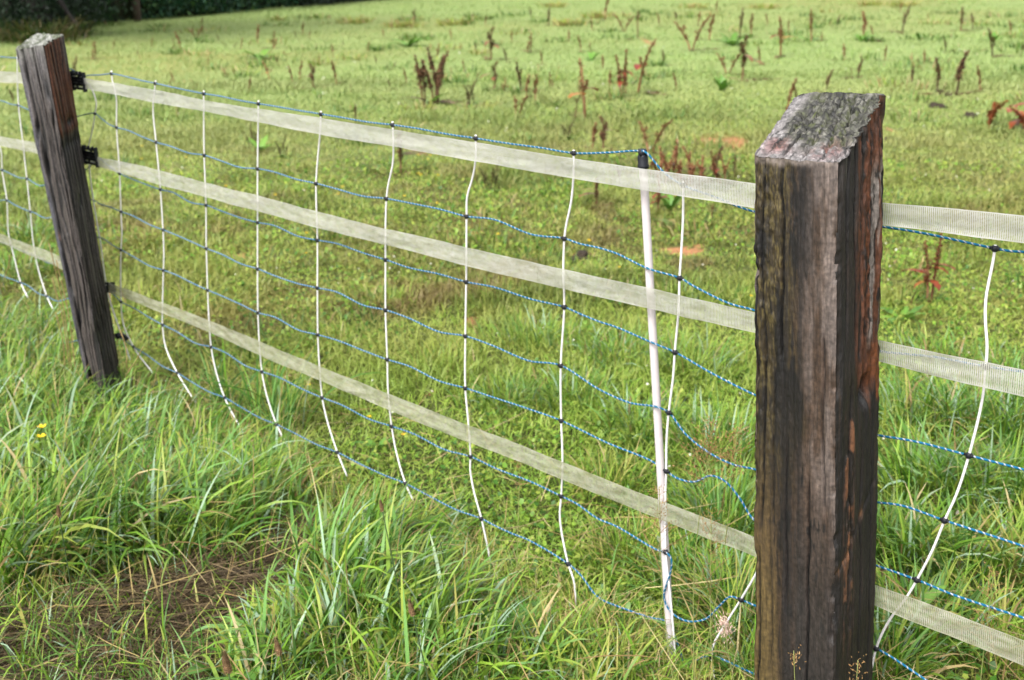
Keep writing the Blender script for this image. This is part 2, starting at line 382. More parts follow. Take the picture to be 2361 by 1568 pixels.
for a in [(60, 1340, .2, 300, .2, .42, 9, LUSH, .06, 60), (250, 1300, .18, 300, .18, .42, 9, LUSH, .02, 40), (430, 1290, .17, 270, .16, .38, 8, LUSH, .02, 20),
          (60, 1140, .26, 300, .16, .36, 8, LUSH, .03, 70), (260, 1130, .24, 280, .14, .34, 8, LUSH, .03, 45), (470, 1140, .22, 260, .12, .30, 7.5, LUSH, .04, 30),
          (30, 980, .3, 300, .14, .32, 7, LUSH, .04, 60), (210, 980, .28, 280, .12, .27, 7, LUSH, .04, 30), (380, 1000, .2, 200, .10, .22, 6.5, LUSH, .05, 30),
          (560, 1220, .16, 220, .14, .32, 8, LUSH, .03, 10), (610, 1120, .15, 130, .10, .22, 6.5, LUSH, .05, 0),
          (760, 1340, .14, 260, .12, .28, 8.5, LUSH, .02, 90), (870, 1300, .14, 230, .10, .25, 8, LUSH, .03, 80), (960, 1270, .11, 150, .08, .2, 7, LUSH, .03, 60),
          (850, 1440, .15, 320, .14, .34, 9, LUSH, .02, 60), (960, 1490, .14, 280, .12, .30, 8.5, LUSH, .02, 70), (720, 1540, .12, 240, .12, .28, 8.5, LUSH, .02, -60),
          (610, 1600, .10, 150, .12, .26, 8, LUSH, .02, 0), (640, 1010, .09, 34, .22, .42, 7, (1, 0, 0, 8, 2, 0), 0, 20), (520, 960, .08, 26, .2, .4, 7, (1, 0, 0, 8, 2, 0), 0, -20), (1040, 1590, .14, 220, .12, .28, 8, LUSH, .03, 90), (1210, 1570, .1, 120, .1, .24, 7, LUSH, .04, 40), (1350, 1590, .12, 130, .1, .22, 6, OLIVE, .05, 0),
          (130, 850, .28, 200, .12, .28, 5, LUSH, .06, 40), (20, 800, .3, 240, .14, .30, 5, LUSH, .06, 60)]:
    a = list(a); a[3] = int(a[3] * 1.15); a[6] *= .96
    tuft_blades(mb, *a); tuft_blades(mb, a[0], a[1], a[2] * 1.25, int(a[3] * .9), a[4] * .5, a[5] * .9, 3.0, (3, 3, 3, 3, 2, 2, 1), .16, a[9], seg=5, bend=(.3, 2.4))
for x, y, k in ((400, 1440, 9), (455, 1470, 12), (560, 1415, 10), (610, 1350, 12), (520, 1330, 9), (300, 1480, 14), (230, 1540, 16), (660, 1390, 10), (120, 1500, 18), (350, 1550, 14), (60, 1560, 16)):
    tuft_blades(mb, x, y, .05, k, .08, .2, 5, LUSH, .08, None, seg=6, bend=(.2, 1.8))
# thinner growth between the tufts and along the net's foot
def strip(n, o0, o1, t0, t1, l0, l1, wd, wts, straw, seg=4):
    o = rng.uniform(o0, o1, n); a = rng.uniform(t0, t1, n)
    x = BASE[0] + D[0] * a + N[0] * o; y = BASE[1] + D[1] * a + N[1] * o
    keep = (rng.random(n) > .5 * thatch_mask(x, y)) & (np.hypot(x, y) > 1.35); x, y = x[keep], y[keep]; n = len(x)
    L = rng.uniform(l0, l1, n) * (.5 + n2(x, y, 3, 61)); col = pick(n, wts, straw)
    V, q, cc = blades(np.stack([x, y, gz(x, y) - .003], -1), rng.uniform(0, 6.283, n), L, rng.uniform(.05, .8, n), rng.uniform(.2, 1.9, n), rng.uniform(.6, 1.2, n) * wd / 1000, col, seg, mixc(col, (.33, .28, .12), rng.random(n) ** 3))
    mb.add(V, q, col=cc)
strip(11000, .04, .95, -3.6, .0, .05, .13, 4.2, LUSH, .10); strip(13000, -.05, .9, -1.4, .75, .03, .10, 3.2, OLIVE, .14); strip(5000, -.05, 1.2, -6.5, -3.4, .06, .2, 4.5, LUSH, .1); strip(11000, .8, 1.8, -3.6, 1.2, .08, .2, 3.5, LUSH, .1)
for a in [(1690, 1545, .09, 110, .1, .24, 3.2, LUSH, .12, None), (1705, 1500, .07, 80, .14, .30, 3., OLIVE, .2, None), (1760, 1600, .1, 140, .12, .26, 3.5, LUSH, .1, None), (2020, 1590, .08, 90, .1, .22, 3.2, LUSH, .1, None), (1400, 1520, .12, 110, .06, .16, 3.2, OLIVE, .15, None)]: tuft_blades(mb, *a)
strip(5000, -.05, .12, -3.2, .3, .05, .13, 3., OLIVE, .18)
tag(mb.build('verge_grass', M_GRASS), 'long lush blades of wet grass on the verge in front of the net', 'grass', kind='stuff')

# longer tufts inside the field, near the net
mb = MB()
for a in [(1230, 800, .22, 300, .07, .17, 4, LUSH, .06), (1420, 830, .25, 360, .08, .18, 4, LUSH, .06), (1600, 860, .2, 300, .08, .2, 4, LUSH, .05), (1320, 930, .2, 300, .07, .17, 4, LUSH, .05),
          (1480, 1000, .18, 300, .08, .2, 4.5, LUSH, .05), (1160, 940, .16, 240, .06, .15, 4, LUSH, .07), (1650, 1050, .18, 340, .1, .22, 4.5, LUSH, .05), (1400, 1130, .16, 260, .07, .17, 4, OLIVE, .07),
          (1660, 1220, .16, 320, .1, .24, 5, LUSH, .04), (1600, 1380, .14, 300, .08, .2, 4.5, LUSH, .06), (1700, 1440, .12, 260, .1, .22, 5, LUSH, .05), (1450, 1300, .14, 240, .07, .16, 4, OLIVE, .08),
          (2090, 990, .2, 340, .1, .24, 6, LUSH, .03), (2250, 1010, .22, 360, .12, .26, 6, LUSH, .03), (2380, 1020, .22, 320, .12, .26, 6, LUSH, .03), (2120, 1150, .17, 340, .12, .26, 6.5, LUSH, .03),
          (2280, 1180, .18, 380, .12, .26, 6.5, LUSH, .03), (2400, 1180, .18, 300, .12, .26, 6.5, LUSH, .03), (2060, 1290, .13, 280, .12, .24, 6.5, LUSH, .04), (2220, 1330, .16, 340, .1, .24, 6, LUSH, .05),
          (2370, 1330, .16, 300, .1, .24, 6, OLIVE, .05), (2120, 1480, .13, 260, .1, .22, 6, LUSH, .06), (2300, 1500, .15, 300, .08, .2, 5, OLIVE, .1), (2030, 1560, .1, 220, .1, .2, 6, LUSH, .06),
          (760, 790, .2, 200, .05, .12, 3.5, OLIVE, .08), (1000, 860, .2, 220, .06, .14, 3.5, OLIVE, .08), (880, 700, .25, 220, .05, .11, 4, OLIVE, .08), (1140, 690, .25, 240, .05, .12, 4, OLIVE, .06),
          (1560, 700, .25, 220, .05, .13, 4, LUSH, .06), (420, 700, .25, 220, .05, .12, 4, OLIVE, .08), (560, 620, .3, 220, .05, .12, 4, OLIVE, .1), (340, 560, .35, 260, .05, .13, 5, OLIVE, .08), (60, 560, .4, 340, .08, .2, 5.5, LUSH, .06), (20, 640, .35, 320, .08, .22, 5, LUSH, .06),
          (2150, 840, .3, 300, .05, .13, 5, LUSH, .05), (2320, 880, .3, 320, .07, .16, 5, LUSH, .04)]:
    tuft_blades(mb, *a, seg=5, bend=(.5, 2.2))
for k in range(260):                                             # ranker clumps left by the grazing
    x, y, r = [float(v[0]) for v in polar(1, 4.5, 34, 1.2)]
    if fence_off(x, y) > -.4: continue
    px = proj((x, y, 0)); dk = random.random() < .75
    tuft_blades(mb, px[0], px[1], random.uniform(.1, .34) * (1 + r / 22), int(34 + 30 * random.random()), .05, .12 + r * .003, 4 + r * .7, (2, 1, 0, 6, 2, 0) if dk else OLIVE, .06 if dk else .4, seg=3, bend=(.4, 2.2), dark=.72 if dk else .9)
# weeds under the tree, blade colour darkened to carry the crown's shade
for x, y in [(70, 98), (120, 96), (150, 88), (40, 100), (100, 104)]:
    tuft_blades(mb, x, y, .8, 260, .2, .7, 20, (1, 0, 0, 6, 0, 1), .3, seg=4, dark=.3)
for x, y in [(930, 62), (1045, 58), (1380, 42), (1760, 20), (2010, 12), (2080, 14), (1310, 60), (130, 72), (100, 82), (155, 80), (1600, 18), (820, 55), (1280, 18)]:  # pale dry tussocks far out
    tuft_blades(mb, x, y, .5, 160, .12, .32, 22, (1, 1, 3, 0, 0, 4), .35, seg=4)
tag(mb.build('tussock_grass', M_GRASS), 'longer tufts of grass standing in the field close behind the net', 'grass', kind='stuff')

# trampled dead grass
mb = MB(); xs, ys = [], []
for c_, (rx, ry), a, n in ((TH, THR, R(38), 4600), (gp(120, 1480), (.30, .10), R(20), 500), (gp(460, 1570), (.22, .10), R(10), 600)):
    p = rng.normal(0, rx * .55, n); q_ = rng.normal(0, ry * .55, n); xs.append(c_[0] + p * math.cos(a) - q_ * math.sin(a)); ys.append(c_[1] + p * math.sin(a) + q_ * math.cos(a))
x, y = np.concatenate(xs), np.concatenate(ys)
keep = thatch_mask(x, y) > .15; x, y = x[keep], y[keep]; n = len(x)
dc = np.array([(.085, .060, .033), (.125, .090, .048), (.048, .036, .022), (.24, .18, .09)])[rng.choice(4, n, p=(.4, .3, .22, .08))] * rng.uniform(.7, 1.25, (n, 1))
V, q, cc = blades(np.stack([x, y, gz(x, y) + rng.uniform(0, .045, n)], -1), R(70) + rng.normal(0, .9, n) + np.pi * (rng.random(n) < .5), rng.uniform(.08, .26, n), rng.uniform(1.25, 1.6, n), rng.uniform(-.1, .35, n), rng.uniform(.0018, .004, n), dc, 4)
mb.add(V, q, col=cc)
for (o0, o1, t0, t1, n) in ((-.5, .9, -2.5, .6, 900), (-.6, .3, .3, 1.5, 300)):          # loose straws lying in the grass
    o = rng.uniform(o0, o1, n); al = rng.uniform(t0, t1, n); x = BASE[0] + D[0] * al + N[0] * o; y = BASE[1] + D[1] * al + N[1] * o
    V, q, cc = blades(np.stack([x, y, gz(x, y) + rng.uniform(.01, .12, n)], -1), rng.uniform(0, 6.28, n), rng.uniform(.06, .25, n), rng.uniform(1.1, 1.65, n), rng.uniform(-.2, .4, n), rng.uniform(.0014, .003, n), STRAW[rng.integers(0, 3, n)] * rng.uniform(.6, 1.1, (n, 1)), 3)
    mb.add(V, q, col=cc)
tag(mb.build('dead_grass', M_DRY), 'matted brown dead grass trampled flat on the near verge', 'dead grass', kind='stuff')

# ------------------------------------------------------------------ weathered timber posts
def z_at(P, ypx):
    lo, hi = 0., 2.2
    for _ in range(50):
        mid = (lo + hi) / 2
        if proj((P[0], P[1], mid))[1] > ypx: lo = mid
        else: hi = mid
    return mid
class Post:
    """four-sided post between a bottom and a (sloping) top quad, corners in the order front left, front right, back right, back left"""
    def __init__(s, bot, top, n, rows, rnd):
        s.b, s.t, s.n, s.rows, s.rnd = np.array(bot), np.array(top), n, rows, rnd
    def pos(s, a, b, v):
        # rounded corners: pull a,b towards a superellipse
        A, B = 2 * a - 1, 2 * b - 1; e = s.rnd
        k = np.maximum(np.abs(A), np.abs(B)) / np.maximum(1e-6, (np.abs(A) ** e + np.abs(B) ** e) ** (1 / e)); a, b = (A * k + 1) / 2, (B * k + 1) / 2
        q = lambda Q: ((1 - a) * (1 - b))[..., None] * Q[0] + (a * (1 - b))[..., None] * Q[1] + (a * b)[..., None] * Q[2] + ((1 - a) * b)[..., None] * Q[3]
        return q(s.t) * (1 - v)[..., None] + q(s.b) * v[..., None]
    def make(s, name, disp, colour, capdisp, capcol, mat):
        n, u = s.n, np.arange(s.n) / s.n; o = np.ones(n)
        a = np.concatenate([u, o, 1 - u, 0 * o]); b = np.concatenate([0 * o, u, o, 1 - u]); side = np.repeat(np.arange(4), n)
        cen = (s.t.mean(0) + s.b.mean(0)) / 2
        v = np.linspace(0, 1, s.rows) ** 1.15
        A, Vv = np.meshgrid(a, v); B, _ = np.meshgrid(b, v); S, _ = np.meshgrid(side, v)
        P = s.pos(A, B, Vv); H = np.linalg.norm(s.t.mean(0) - s.b.mean(0)) * Vv
        ax = s.t.mean(0) * (1 - Vv[..., None]) + s.b.mean(0) * Vv[..., None]; out = P - ax; out[..., 2] = 0; out /= np.linalg.norm(out, axis=-1)[..., None]
        ex = s.t[1] - s.t[0]; ex[2] = 0; ex /= np.linalg.norm(ex); ey = s.t[3] - s.t[0]; ey[2] = 0; ey /= np.linalg.norm(ey)
        nrm = np.stack([-ey, ex, ey, -ex])[S]; nrm = nrm * .75 + out * .25
        d = disp(A, B, S, H, P); P = P + nrm * d[..., None]
        dz = (n2(A * 1. + 5 * B, B * 1., 14, 71) - .5) * .005 * np.exp(-H / .02); P[..., 2] += dz
        C = colour(A, B, S, H, P, d)
        V = P.reshape(-1, 3); m_ = 4 * n; i = np.arange(s.rows - 1)[:, None] * m_; j = np.arange(m_)[None]; k = (j + 1) % m_
        q = np.stack([i + j, i + m_ + j, i + m_ + k, i + k], -1).reshape(-1, 4)
        # end grain: a patch spanned by the top ring
        T = P[0]; f = np.concatenate([T[0:n], T[n:n + 1]]); r = np.concatenate([T[n:2 * n], T[2 * n:2 * n + 1]]); bk = np.concatenate([T[2 * n:3 * n], T[3 * n:3 * n + 1]])[::-1]; l = np.concatenate([T[3 * n:], T[0:1]])[::-1]
        g = np.linspace(0, 1, n + 1); ga, gb = np.meshgrid(g, g)
        G = (1 - gb)[..., None] * f[None] + gb[..., None] * bk[None] + (1 - ga)[..., None] * l[:, None] + ga[..., None] * r[:, None] \
            - ((1 - ga) * (1 - gb))[..., None] * f[0] - (ga * (1 - gb))[..., None] * f[-1] - ((1 - ga) * gb)[..., None] * bk[0] - (ga * gb)[..., None] * bk[-1]
        fade = sstep(0, .06, np.minimum(np.minimum(ga, 1 - ga), np.minimum(gb, 1 - gb)))
        cd = capdisp(ga, gb) * fade; G[..., 2] += cd
        cc = capcol(ga, gb, cd); ii = np.arange(n)[:, None] * (n + 1) + np.arange(n)[None]
        q2 = np.stack([ii, ii + 1, ii + n + 2, ii + n + 1], -1).reshape(-1, 4) + len(V)
        return build(name, np.concatenate([V, G.reshape(-1, 3)]), np.concatenate([q, q2]), mat=mat, col=np.concatenate([C.reshape(-1, 3), cc.reshape(-1, 3)]))
def face_u(A, B, S):                          # 0..1 across each face, left to right as seen from outside
    return np.where(S == 0, A, np.where(S == 1, B, np.where(S == 2, 1 - A, 1 - B)))
def crack(U, H, u0, h0, h1, wdt, depth, seed, wob=.03):
    wv = (fbm(np.stack([H * 9, H * 0 + u0 * 31, H * 0], -1), 3, seed) - .5) * wob * 2
    return -depth * np.exp(-((U - u0 - wv) / wdt) ** 2) * sstep(h0 - .03, h0 + .03, H) * sstep(h1 + .06, h1 - .04, H)

OFF_F, OFF_B = .20, .058
FLt, FRt = fp(1733, 360, OFF_F), fp(1935, 378, OFF_F)
FLb, FRb = fp(1733, 1600, OFF_F), fp(1925, 1600, OFF_F)
def down(t_, b_, z): k = (t_[2] - z) / (t_[2] - b_[2]); return t_ + (b_ - t_) * k
back = -N * (OFF_F - OFF_B)
def at_z(P, z): P = P.copy(); P[2] = z; return P
BLt = at_z(FLt + back, z_at(FLt + back, 212)); BRt = at_z(FRt + back * .97, z_at(FRt + back, 216))
zb = -.12
bot = [down(FLt, FLb, zb), down(FRt, FRb, zb), at_z(down(FRt, FRb, zb) + back, zb), at_z(down(FLt, FLb, zb) + back, zb)]
def g3(U, H, su, sh, seed, o=4): return fbm(np.stack([U * su, H * sh, np.full_like(U, seed * 1.37)], -1), o, seed)
def cracks_r(u, H, S):
    k = 0
    for u0, h0, h1, w_, dp in ((.14, -.1, .66, .016, .008), (.37, -.1, .34, .016, .009), (.09, .72, 1.4, .018, .008), (.67, .55, 1.4, .014, .008), (.52, .9, 1.4, .012, .006), (.28, .33, .66, .012, .006), (.86, .28, .6, .012, .005), (.24, .62, .95, .010, .005), (.05, .15, .5, .012, .006), (.44, .5, .8, .012, .006)):
        k = k + (S == 0) * crack(u, H, u0, h0, h1, w_, dp, int(u0 * 90), .045)
    for u0, h0, h1, w_, dp in ((.36, -.1, .34, .022, .008), (.52, -.1, .25, .02, .008), (.70, .0, .34, .022, .008), (.20, -.1, .3, .02, .006), (.86, .0, .25, .02, .007), (.3, .4, .8, .03, .006), (.55, .55, 1.2, .018, .005), (.8, .5, 1.0, .016, .004), (.4, .8, 1.4, .016, .004)):
        k = k + (S == 1) * crack(u, H, u0, h0, h1, w_, dp, int(u0 * 70), .06)
    return k
def disp_r(A, B, S, H, P):
    sd = S == 1
    U = face_u(A, B, S) + S * 3.1
    d = (g3(U, H, 3, 5, 3) - .5) * .008 + (g3(U, H, 34, 5, 4) - .5) * .0035 + (g3(U, H, 60, 60, 5, 3) - .5) * .0016
    u = face_u(A, B, S); f = S == 0; sd = S == 1
    rough = f * sstep(.55, .1, u) * sstep(.8, .1, H) * (g3(U, H, 20, 70, 6) - .45) * .009
    d = d + rough
    d = d + cracks_r(u, H, S)
    # rotten upper part of the right face
    rot = sd * sstep(.55, .38, H) * sstep(.35, .6, u)
    d = d + rot * ((g3(U, H, 26, 9, 8) - .5) * .016 + (g3(U, H, 45, 75, 9, 3) - .5) * .007 - .003)
    hole = np.exp(-(((u - .64) / .10) ** 2 + ((H - .44) / .022) ** 2) ** 1.5); d = d - sd * hole * .022
    chip = np.maximum(sstep(.12, .0, u), sstep(.88, 1., u)); d = d - chip * np.maximum(0, g3(S * 7. + (u > .5), H, 1, 16, 15, 3) - .52) * .055 - chip * .004 * g3(S * 3. + (u > .5), H, 1, 70, 16, 2)
    # flaking bark strip near the arris
    fl = sd * sstep(.12, .2, u) * sstep(.44, .34, u) * sstep(.42, .5, H) * sstep(1.05, .7, H) * sstep(.46, .54, g3(U, H, 14, 16, 12)); d = d + fl * .003
    d = d + (S == 1) * np.exp(-((H - .66 + .12 * (u - .5)) / .007) ** 2) * -.003
    d = d - sstep(.9, 1., u) * sd * .012 * g3(U, H, 2, 24, 14) * sstep(.6, .2, H)
    return d
def col_r(A, B, S, H, P, d):
    U = face_u(A, B, S) + S * 3.1; u = face_u(A, B, S); c = np.empty(A.shape + (3,))
    grain = g3(U, H, 46, 5, 20); mott = g3(U, H, 9, 11, 21); spk = g3(U, H, 95, 80, 22, 2); big = g3(U, H, 3, 4, 23); strk = g3(U, H, 12, 1.6, 28); fine = g3(U, H, 60, 45, 29, 3)
    # camera face
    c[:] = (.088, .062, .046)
    c = mixc(c, (.185, .163, .160), sstep(.52, .72, u + .35 * (strk - .5)) * sstep(.95, .35, H + .5 * (big - .5)) * sstep(.25, .6, mott))
    c = mixc(c, (.058, .046, .019), sstep(.62, .4, u + .45 * (mott - .5)) * sstep(.75, .45, H) * .9)
    c = mixc(c, (.15, .13, .062), sstep(.5, .62, spk + .5 * (fine - .5)) * sstep(.6, .35, u) * sstep(.75, .3, H) * .8)
    c = mixc(c, (.150, .118, .058), sstep(.45, .2, u + .35 * (strk - .5)) * sstep(.45, .85, H + .3 * (big - .5)))
    c = mixc(c, (.010, .008, .007), .95 * sstep(.47, .57, g3(U, H, 6, 7, 24) + .35 * (fine - .5)) * sstep(.85, .5, u) * sstep(.66, .36, H))
    c = mixc(c, (.020, .016, .015), .8 * sstep(.52, .64, strk + .4 * (fine - .5)) * sstep(.15, .3, u) * sstep(.7, .55, u))
    c = mixc(c, (.010, .009, .009), .9 * sstep(.62, .68, g3(U, H, 13, 22, 25)) * sstep(.25, .4, u) * sstep(.3, .5, H))
    c = mixc(c, (.050, .047, .049), .8 * sstep(.35, .6, u + .3 * (strk - .5)) * sstep(.5, .85, H))
    c = mixc(c, (.036, .033, .034), .6 * sstep(.85, .95, H) * sstep(.2, .5, u))
    c = c * (.2 + 1.15 * fine + .45 * g3(U, H, 85, 7, 36, 2))[..., None]
    # right face
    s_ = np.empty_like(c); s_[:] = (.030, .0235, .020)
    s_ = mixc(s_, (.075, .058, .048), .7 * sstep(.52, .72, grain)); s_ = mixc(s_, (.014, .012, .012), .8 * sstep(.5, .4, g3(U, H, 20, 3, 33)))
    s_ = mixc(s_, (.12, .115, .12), sstep(.35, .0, u) * sstep(.12, .0, H) * sstep(.35, .6, grain))
    og = g3(U, H, 14, 6, 26); blk = g3(U, H, 30, 40, 34, 3)
    s_ = mixc(s_, (.125, .058, .030), sstep(.36, .44, u + .10 * (og - .5)) * sstep(.44, .40, H - .10 * (u - .5)) * sstep(.30, .42, og))
    s_ = mixc(s_, (.15, .066, .030), sstep(.40, .48, u + .10 * (og - .5)) * sstep(.36, .26, H) * sstep(.46, .58, og))
    s_ = mixc(s_, (.24, .225, .225), sstep(.66, .74, u + .25 * (og - .5)) * sstep(.06, .12, H) * sstep(.39, .34, H) * sstep(.42, .52, g3(U, H, 18, 5, 27)))
    s_ = mixc(s_, (.17, .072, .026), sstep(.68, .76, u) * sstep(.36, .385, H) * sstep(.485, .455, H + .2 * (mott - .5)))
    s_ = mixc(s_, (.012, .010, .009), .9 * sstep(.60, .68, blk) * sstep(.4, .36, H) * sstep(.3, .45, u))
    s_ = mixc(s_, (.20, .11, .065), sstep(.13, .18, u) * sstep(.40, .33, u) * sstep(.42, .48, H) * sstep(.95, .6, H) * sstep(.53, .57, g3(U, H, 14, 16, 12)))
    s_ = mixc(s_, (.25, .15, .09), .8 * np.exp(-((H - .66 + .12 * (u - .5)) / .012) ** 2) * sstep(.4, .6, mott) * (u < .7))
    s_ = mixc(s_, (.003, .003, .003), np.exp(-(((u - .64) / .09) ** 2 + ((H - .44) / .02) ** 2) ** 2))
    s_ = s_ * (.6 + .8 * fine)[..., None]
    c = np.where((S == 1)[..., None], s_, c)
    c = mixc(c, (.006, .005, .005), sstep(-.0028, -.0055, cracks_r(u, H, S)) * .92)                       # dirt and tar in the cracks, with their shade painted in
    c = mixc(c, (.30, .275, .275), sstep(.012, .0, H + .03 * (mott - .5)) * .7 * (S == 0))
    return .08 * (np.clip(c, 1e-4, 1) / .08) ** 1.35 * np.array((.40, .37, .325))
def capd_r(a, b):
    r = np.hypot(a - .45, (b + .5) * .9); rings = np.sin(r * 150 + 5 * g3(a, b, 3, 3, 30)) * .0012
    cr_ = np.zeros_like(a)
    for k, (x0, sl, w_) in enumerate(((.22, .25, .012), (.36, .1, .010), (.55, -.05, .011), (.72, -.2, .012), (.84, -.25, .012))):
        cr_ -= .006 * np.exp(-((a - x0 - sl * (b - .3) - .05 * (g3(a, b, 5, 5, 31 + k) - .5)) / w_) ** 2) * sstep(.15, .4, g3(a, b, 4, 4, 40 + k))
    rough = sstep(.25, .6, b + .3 * (g3(a, b, 4, 4, 45) - .5)) * sstep(.1, .3, a)
    return rings + cr_ + (g3(a, b, 12, 12, 46) - .5) * (.004 + .02 * rough) + (g3(a, b, 40, 40, 47, 2) - .5) * (.002 + .005 * rough) - .004 * rough
def capc_r(a, b, d):
    c = np.empty(a.shape + (3,)); c[:] = (.33, .305, .30); m1 = g3(a, b, 6, 6, 50); m2 = g3(a, b, 22, 22, 51); gr = g3(a, b, 60, 60, 52, 2)
    c = mixc(c, (.26, .085, .075), .9 * sstep(.36, .5, m1) * np.clip(np.exp(-(((a - .22) / .16) ** 2 + ((b - .22) / .14) ** 2)) + np.exp(-(((a - .74) / .17) ** 2 + ((b - .22) / .15) ** 2)), 0, 1))
    moss = sstep(.12, .36, b + .5 * (m1 - .5) - .25 * np.abs(a - .5) + .1 * a) * sstep(.08, .26, a + .25 * (m1 - .5))
    c = mixc(c, (.066, .078, .018), moss * (.5 + .5 * sstep(.35, .6, m2)))
    c = mixc(c, (.035, .033, .024), moss * sstep(.5, .7, g3(a, b, 14, 14, 53)))
    c = mixc(c, (.14, .13, .125), .6 * sstep(.8, .95, a) * sstep(.45, .6, m2))
    r = np.hypot(a - .45, (b + .5) * .9); rg = np.sin(r * 110 + 7 * g3(a, b, 3, 3, 30)) * .5 + .5; c = mixc(c, (.10, .09, .085), .55 * sstep(.6, .95, rg) * sstep(.3, .6, m2))
    for k, (x0, sl) in enumerate(((.08, .3), (.2, .25), (.34, .1), (.46, .0), (.57, -.05), (.7, -.2), (.8, -.25), (.9, -.3))):
        c = mixc(c, (.012, .011, .010), .92 * np.exp(-((a - x0 - sl * (b - .3) - .10 * (g3(a, b, 4, 4, 31 + k) - .5)) / .011) ** 2) * sstep(.42, .56, g3(a + k, b, 3, 5, 60 + k)))
    c = mixc(c, (.014, .013, .010), moss * sstep(.58, .66, g3(a, b, 24, 24, 54, 3)) * .9)
    return c * (.10 + .75 * gr)[..., None]
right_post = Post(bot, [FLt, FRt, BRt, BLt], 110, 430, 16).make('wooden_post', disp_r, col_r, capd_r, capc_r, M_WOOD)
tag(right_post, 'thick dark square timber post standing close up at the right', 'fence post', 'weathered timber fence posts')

l_FLt, l_FRt = fp(32, 116, .2), fp(101, 104, .2)
l_FLb, l_FRb = fp(196, 880, .2), fp(247, 890, .2)
l_BRt, l_BRb = fp(150, 80, .06), fp(283, 868, .06)
l_BLt = at_z(l_FLt + (l_BRt - l_FRt), l_BRt[2] - .005); zl = -.12
lb = [down(l_FLt, l_FLb, zl), down(l_FRt, l_FRb, zl), down(l_BRt, l_BRb, zl)]; lb.append(lb[0] + lb[2] - lb[1])
def flow_l(U, H): return U * 6.5 + 3.6 * g3(U, H, 2.0, 2.6, 68, 3) + .7 * g3(U, H, 6, 7, 69, 2)
def disp_l(A, B, S, H, P):
    U = face_u(A, B, S) + S * 3.1 + .05 * g3(S * 1., H, 1, 5, 60); u = face_u(A, B, S)
    d = (g3(U, H, 3, 4, 61) - .5) * .014 + (g3(U, H, 26, 3.2, 62) - .5) * .014 + (g3(U, H, 60, 5, 63) - .5) * .004
    d = d - .008 * sstep(.55, .9, np.sin(6.283 * flow_l(U, H)) * .5 + .5)
    f = S == 0
    d = d + f * (crack(u, H, .26, -.1, 1.4, .055, .022, 5, .05) + crack(u, H, .62, -.1, .5, .03, .012, 6, .06) + crack(u, H, .84, .1, .9, .03, .010, 7, .06))
    s1 = S == 1
    d = d + s1 * (crack(u, H, .3, -.1, .32, .04, .01, 8) + crack(u, H, .65, -.1, .3, .03, .008, 9)) - s1 * .010 * sstep(.30, .34, H) + s1 * sstep(.28, .31, H) * sstep(.36, .32, H) * -.006
    d = d - s1 * .012 * np.exp(-(((u - .55) / .16) ** 2 + ((H - .265) / .016) ** 2))
    d = d + .006 * np.exp(-(((u - .7) / .14) ** 2 + ((H - .62) / .05) ** 2)) * f + .008 * np.exp(-(((u - .9) / .12) ** 2 + ((H - .93) / .05) ** 2)) * f
    return d
def col_l(A, B, S, H, P, d):
    U = face_u(A, B, S) + S * 3.1 + .05 * g3(S * 1., H, 1, 5, 60); u = face_u(A, B, S); c = np.empty(A.shape + (3,)); c[:] = (.050, .043, .041)
    g = g3(U, H, 30, 2.4, 65); gg = g3(U, H, 70, 5, 66); m1 = g3(U, H, 8, 8, 67)
    flow = flow_l(U, H); ln = np.sin(6.283 * flow) * .5 + .5; ln2 = np.sin(6.283 * flow * 2.3 + 2) * .5 + .5
    c[:] = (.085, .068, .060); c = mixc(c, (.17, .145, .14), sstep(.5, .8, g) * sstep(.95, .1, H) * .9)
    c = mixc(c, (.006, .005, .005), sstep(.58, .85, ln) * .95); c = mixc(c, (.025, .021, .020), sstep(.7, .95, ln2) * .6)
    c = mixc(c, (.095, .092, .108), .75 * (S == 0) * sstep(.20, .12, u)); c = mixc(c, (.008, .007, .008), (S == 0) * np.exp(-((u - .25 - .05 * (m1 - .5)) / .05) ** 2) * sstep(.2, .45, H))
    c = mixc(c, (.20, .185, .185), .6 * (S == 0) * sstep(.25, .0, H) * sstep(.3, .6, gg))
    c = mixc(c, (.25, .11, .06), .7 * (S == 0) * sstep(.6, .7, m1) * sstep(.06, .02, np.abs(H - .66)))
    o = np.empty_like(c); o[:] = (.125, .043, .019); o = mixc(o, (.03, .014, .008), sstep(.6, .9, ln) * .9); o = mixc(o, (.12, .105, .10), sstep(.7, .9, u) * sstep(.15, .05, H))
    o = mixc(o, (.004, .003, .003), np.exp(-(((u - .55) / .14) ** 2 + ((H - .265) / .013) ** 2) ** 2))
    o = mixc(o, c, sstep(.285, .31, H)); c = np.where((S == 1)[..., None], o, c)
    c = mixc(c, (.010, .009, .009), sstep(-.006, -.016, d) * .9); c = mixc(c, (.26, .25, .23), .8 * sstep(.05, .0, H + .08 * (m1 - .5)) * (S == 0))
    return c * (.25 + .8 * gg)[..., None]
def capd_l(a, b): return (g3(a, b, 5, 16, 70) - .5) * .03 + (g3(a, b, 30, 30, 72, 3) - .5) * .008
def capc_l(a, b, d):
    c = np.empty(a.shape + (3,)); c[:] = (.30, .30, .27); c = mixc(c, (.12, .135, .085), sstep(.4, .65, g3(a, b, 7, 7, 73))); c = mixc(c, (.05, .045, .04), sstep(-.004, -.012, d))
    return c * (.0 + 1.2 * g3(a, b, 14, 40, 74, 3))[..., None]
left_post = Post(lb, [l_FLt, l_FRt, l_BRt, l_BLt], 60, 260, 9).make('wooden_post', disp_l, col_l, capd_l, capc_l, M_WOOD)
tag(left_post, 'leaning grey cracked timber post farther away at the left, reddish near its top', 'fence post', 'weathered timber fence posts')

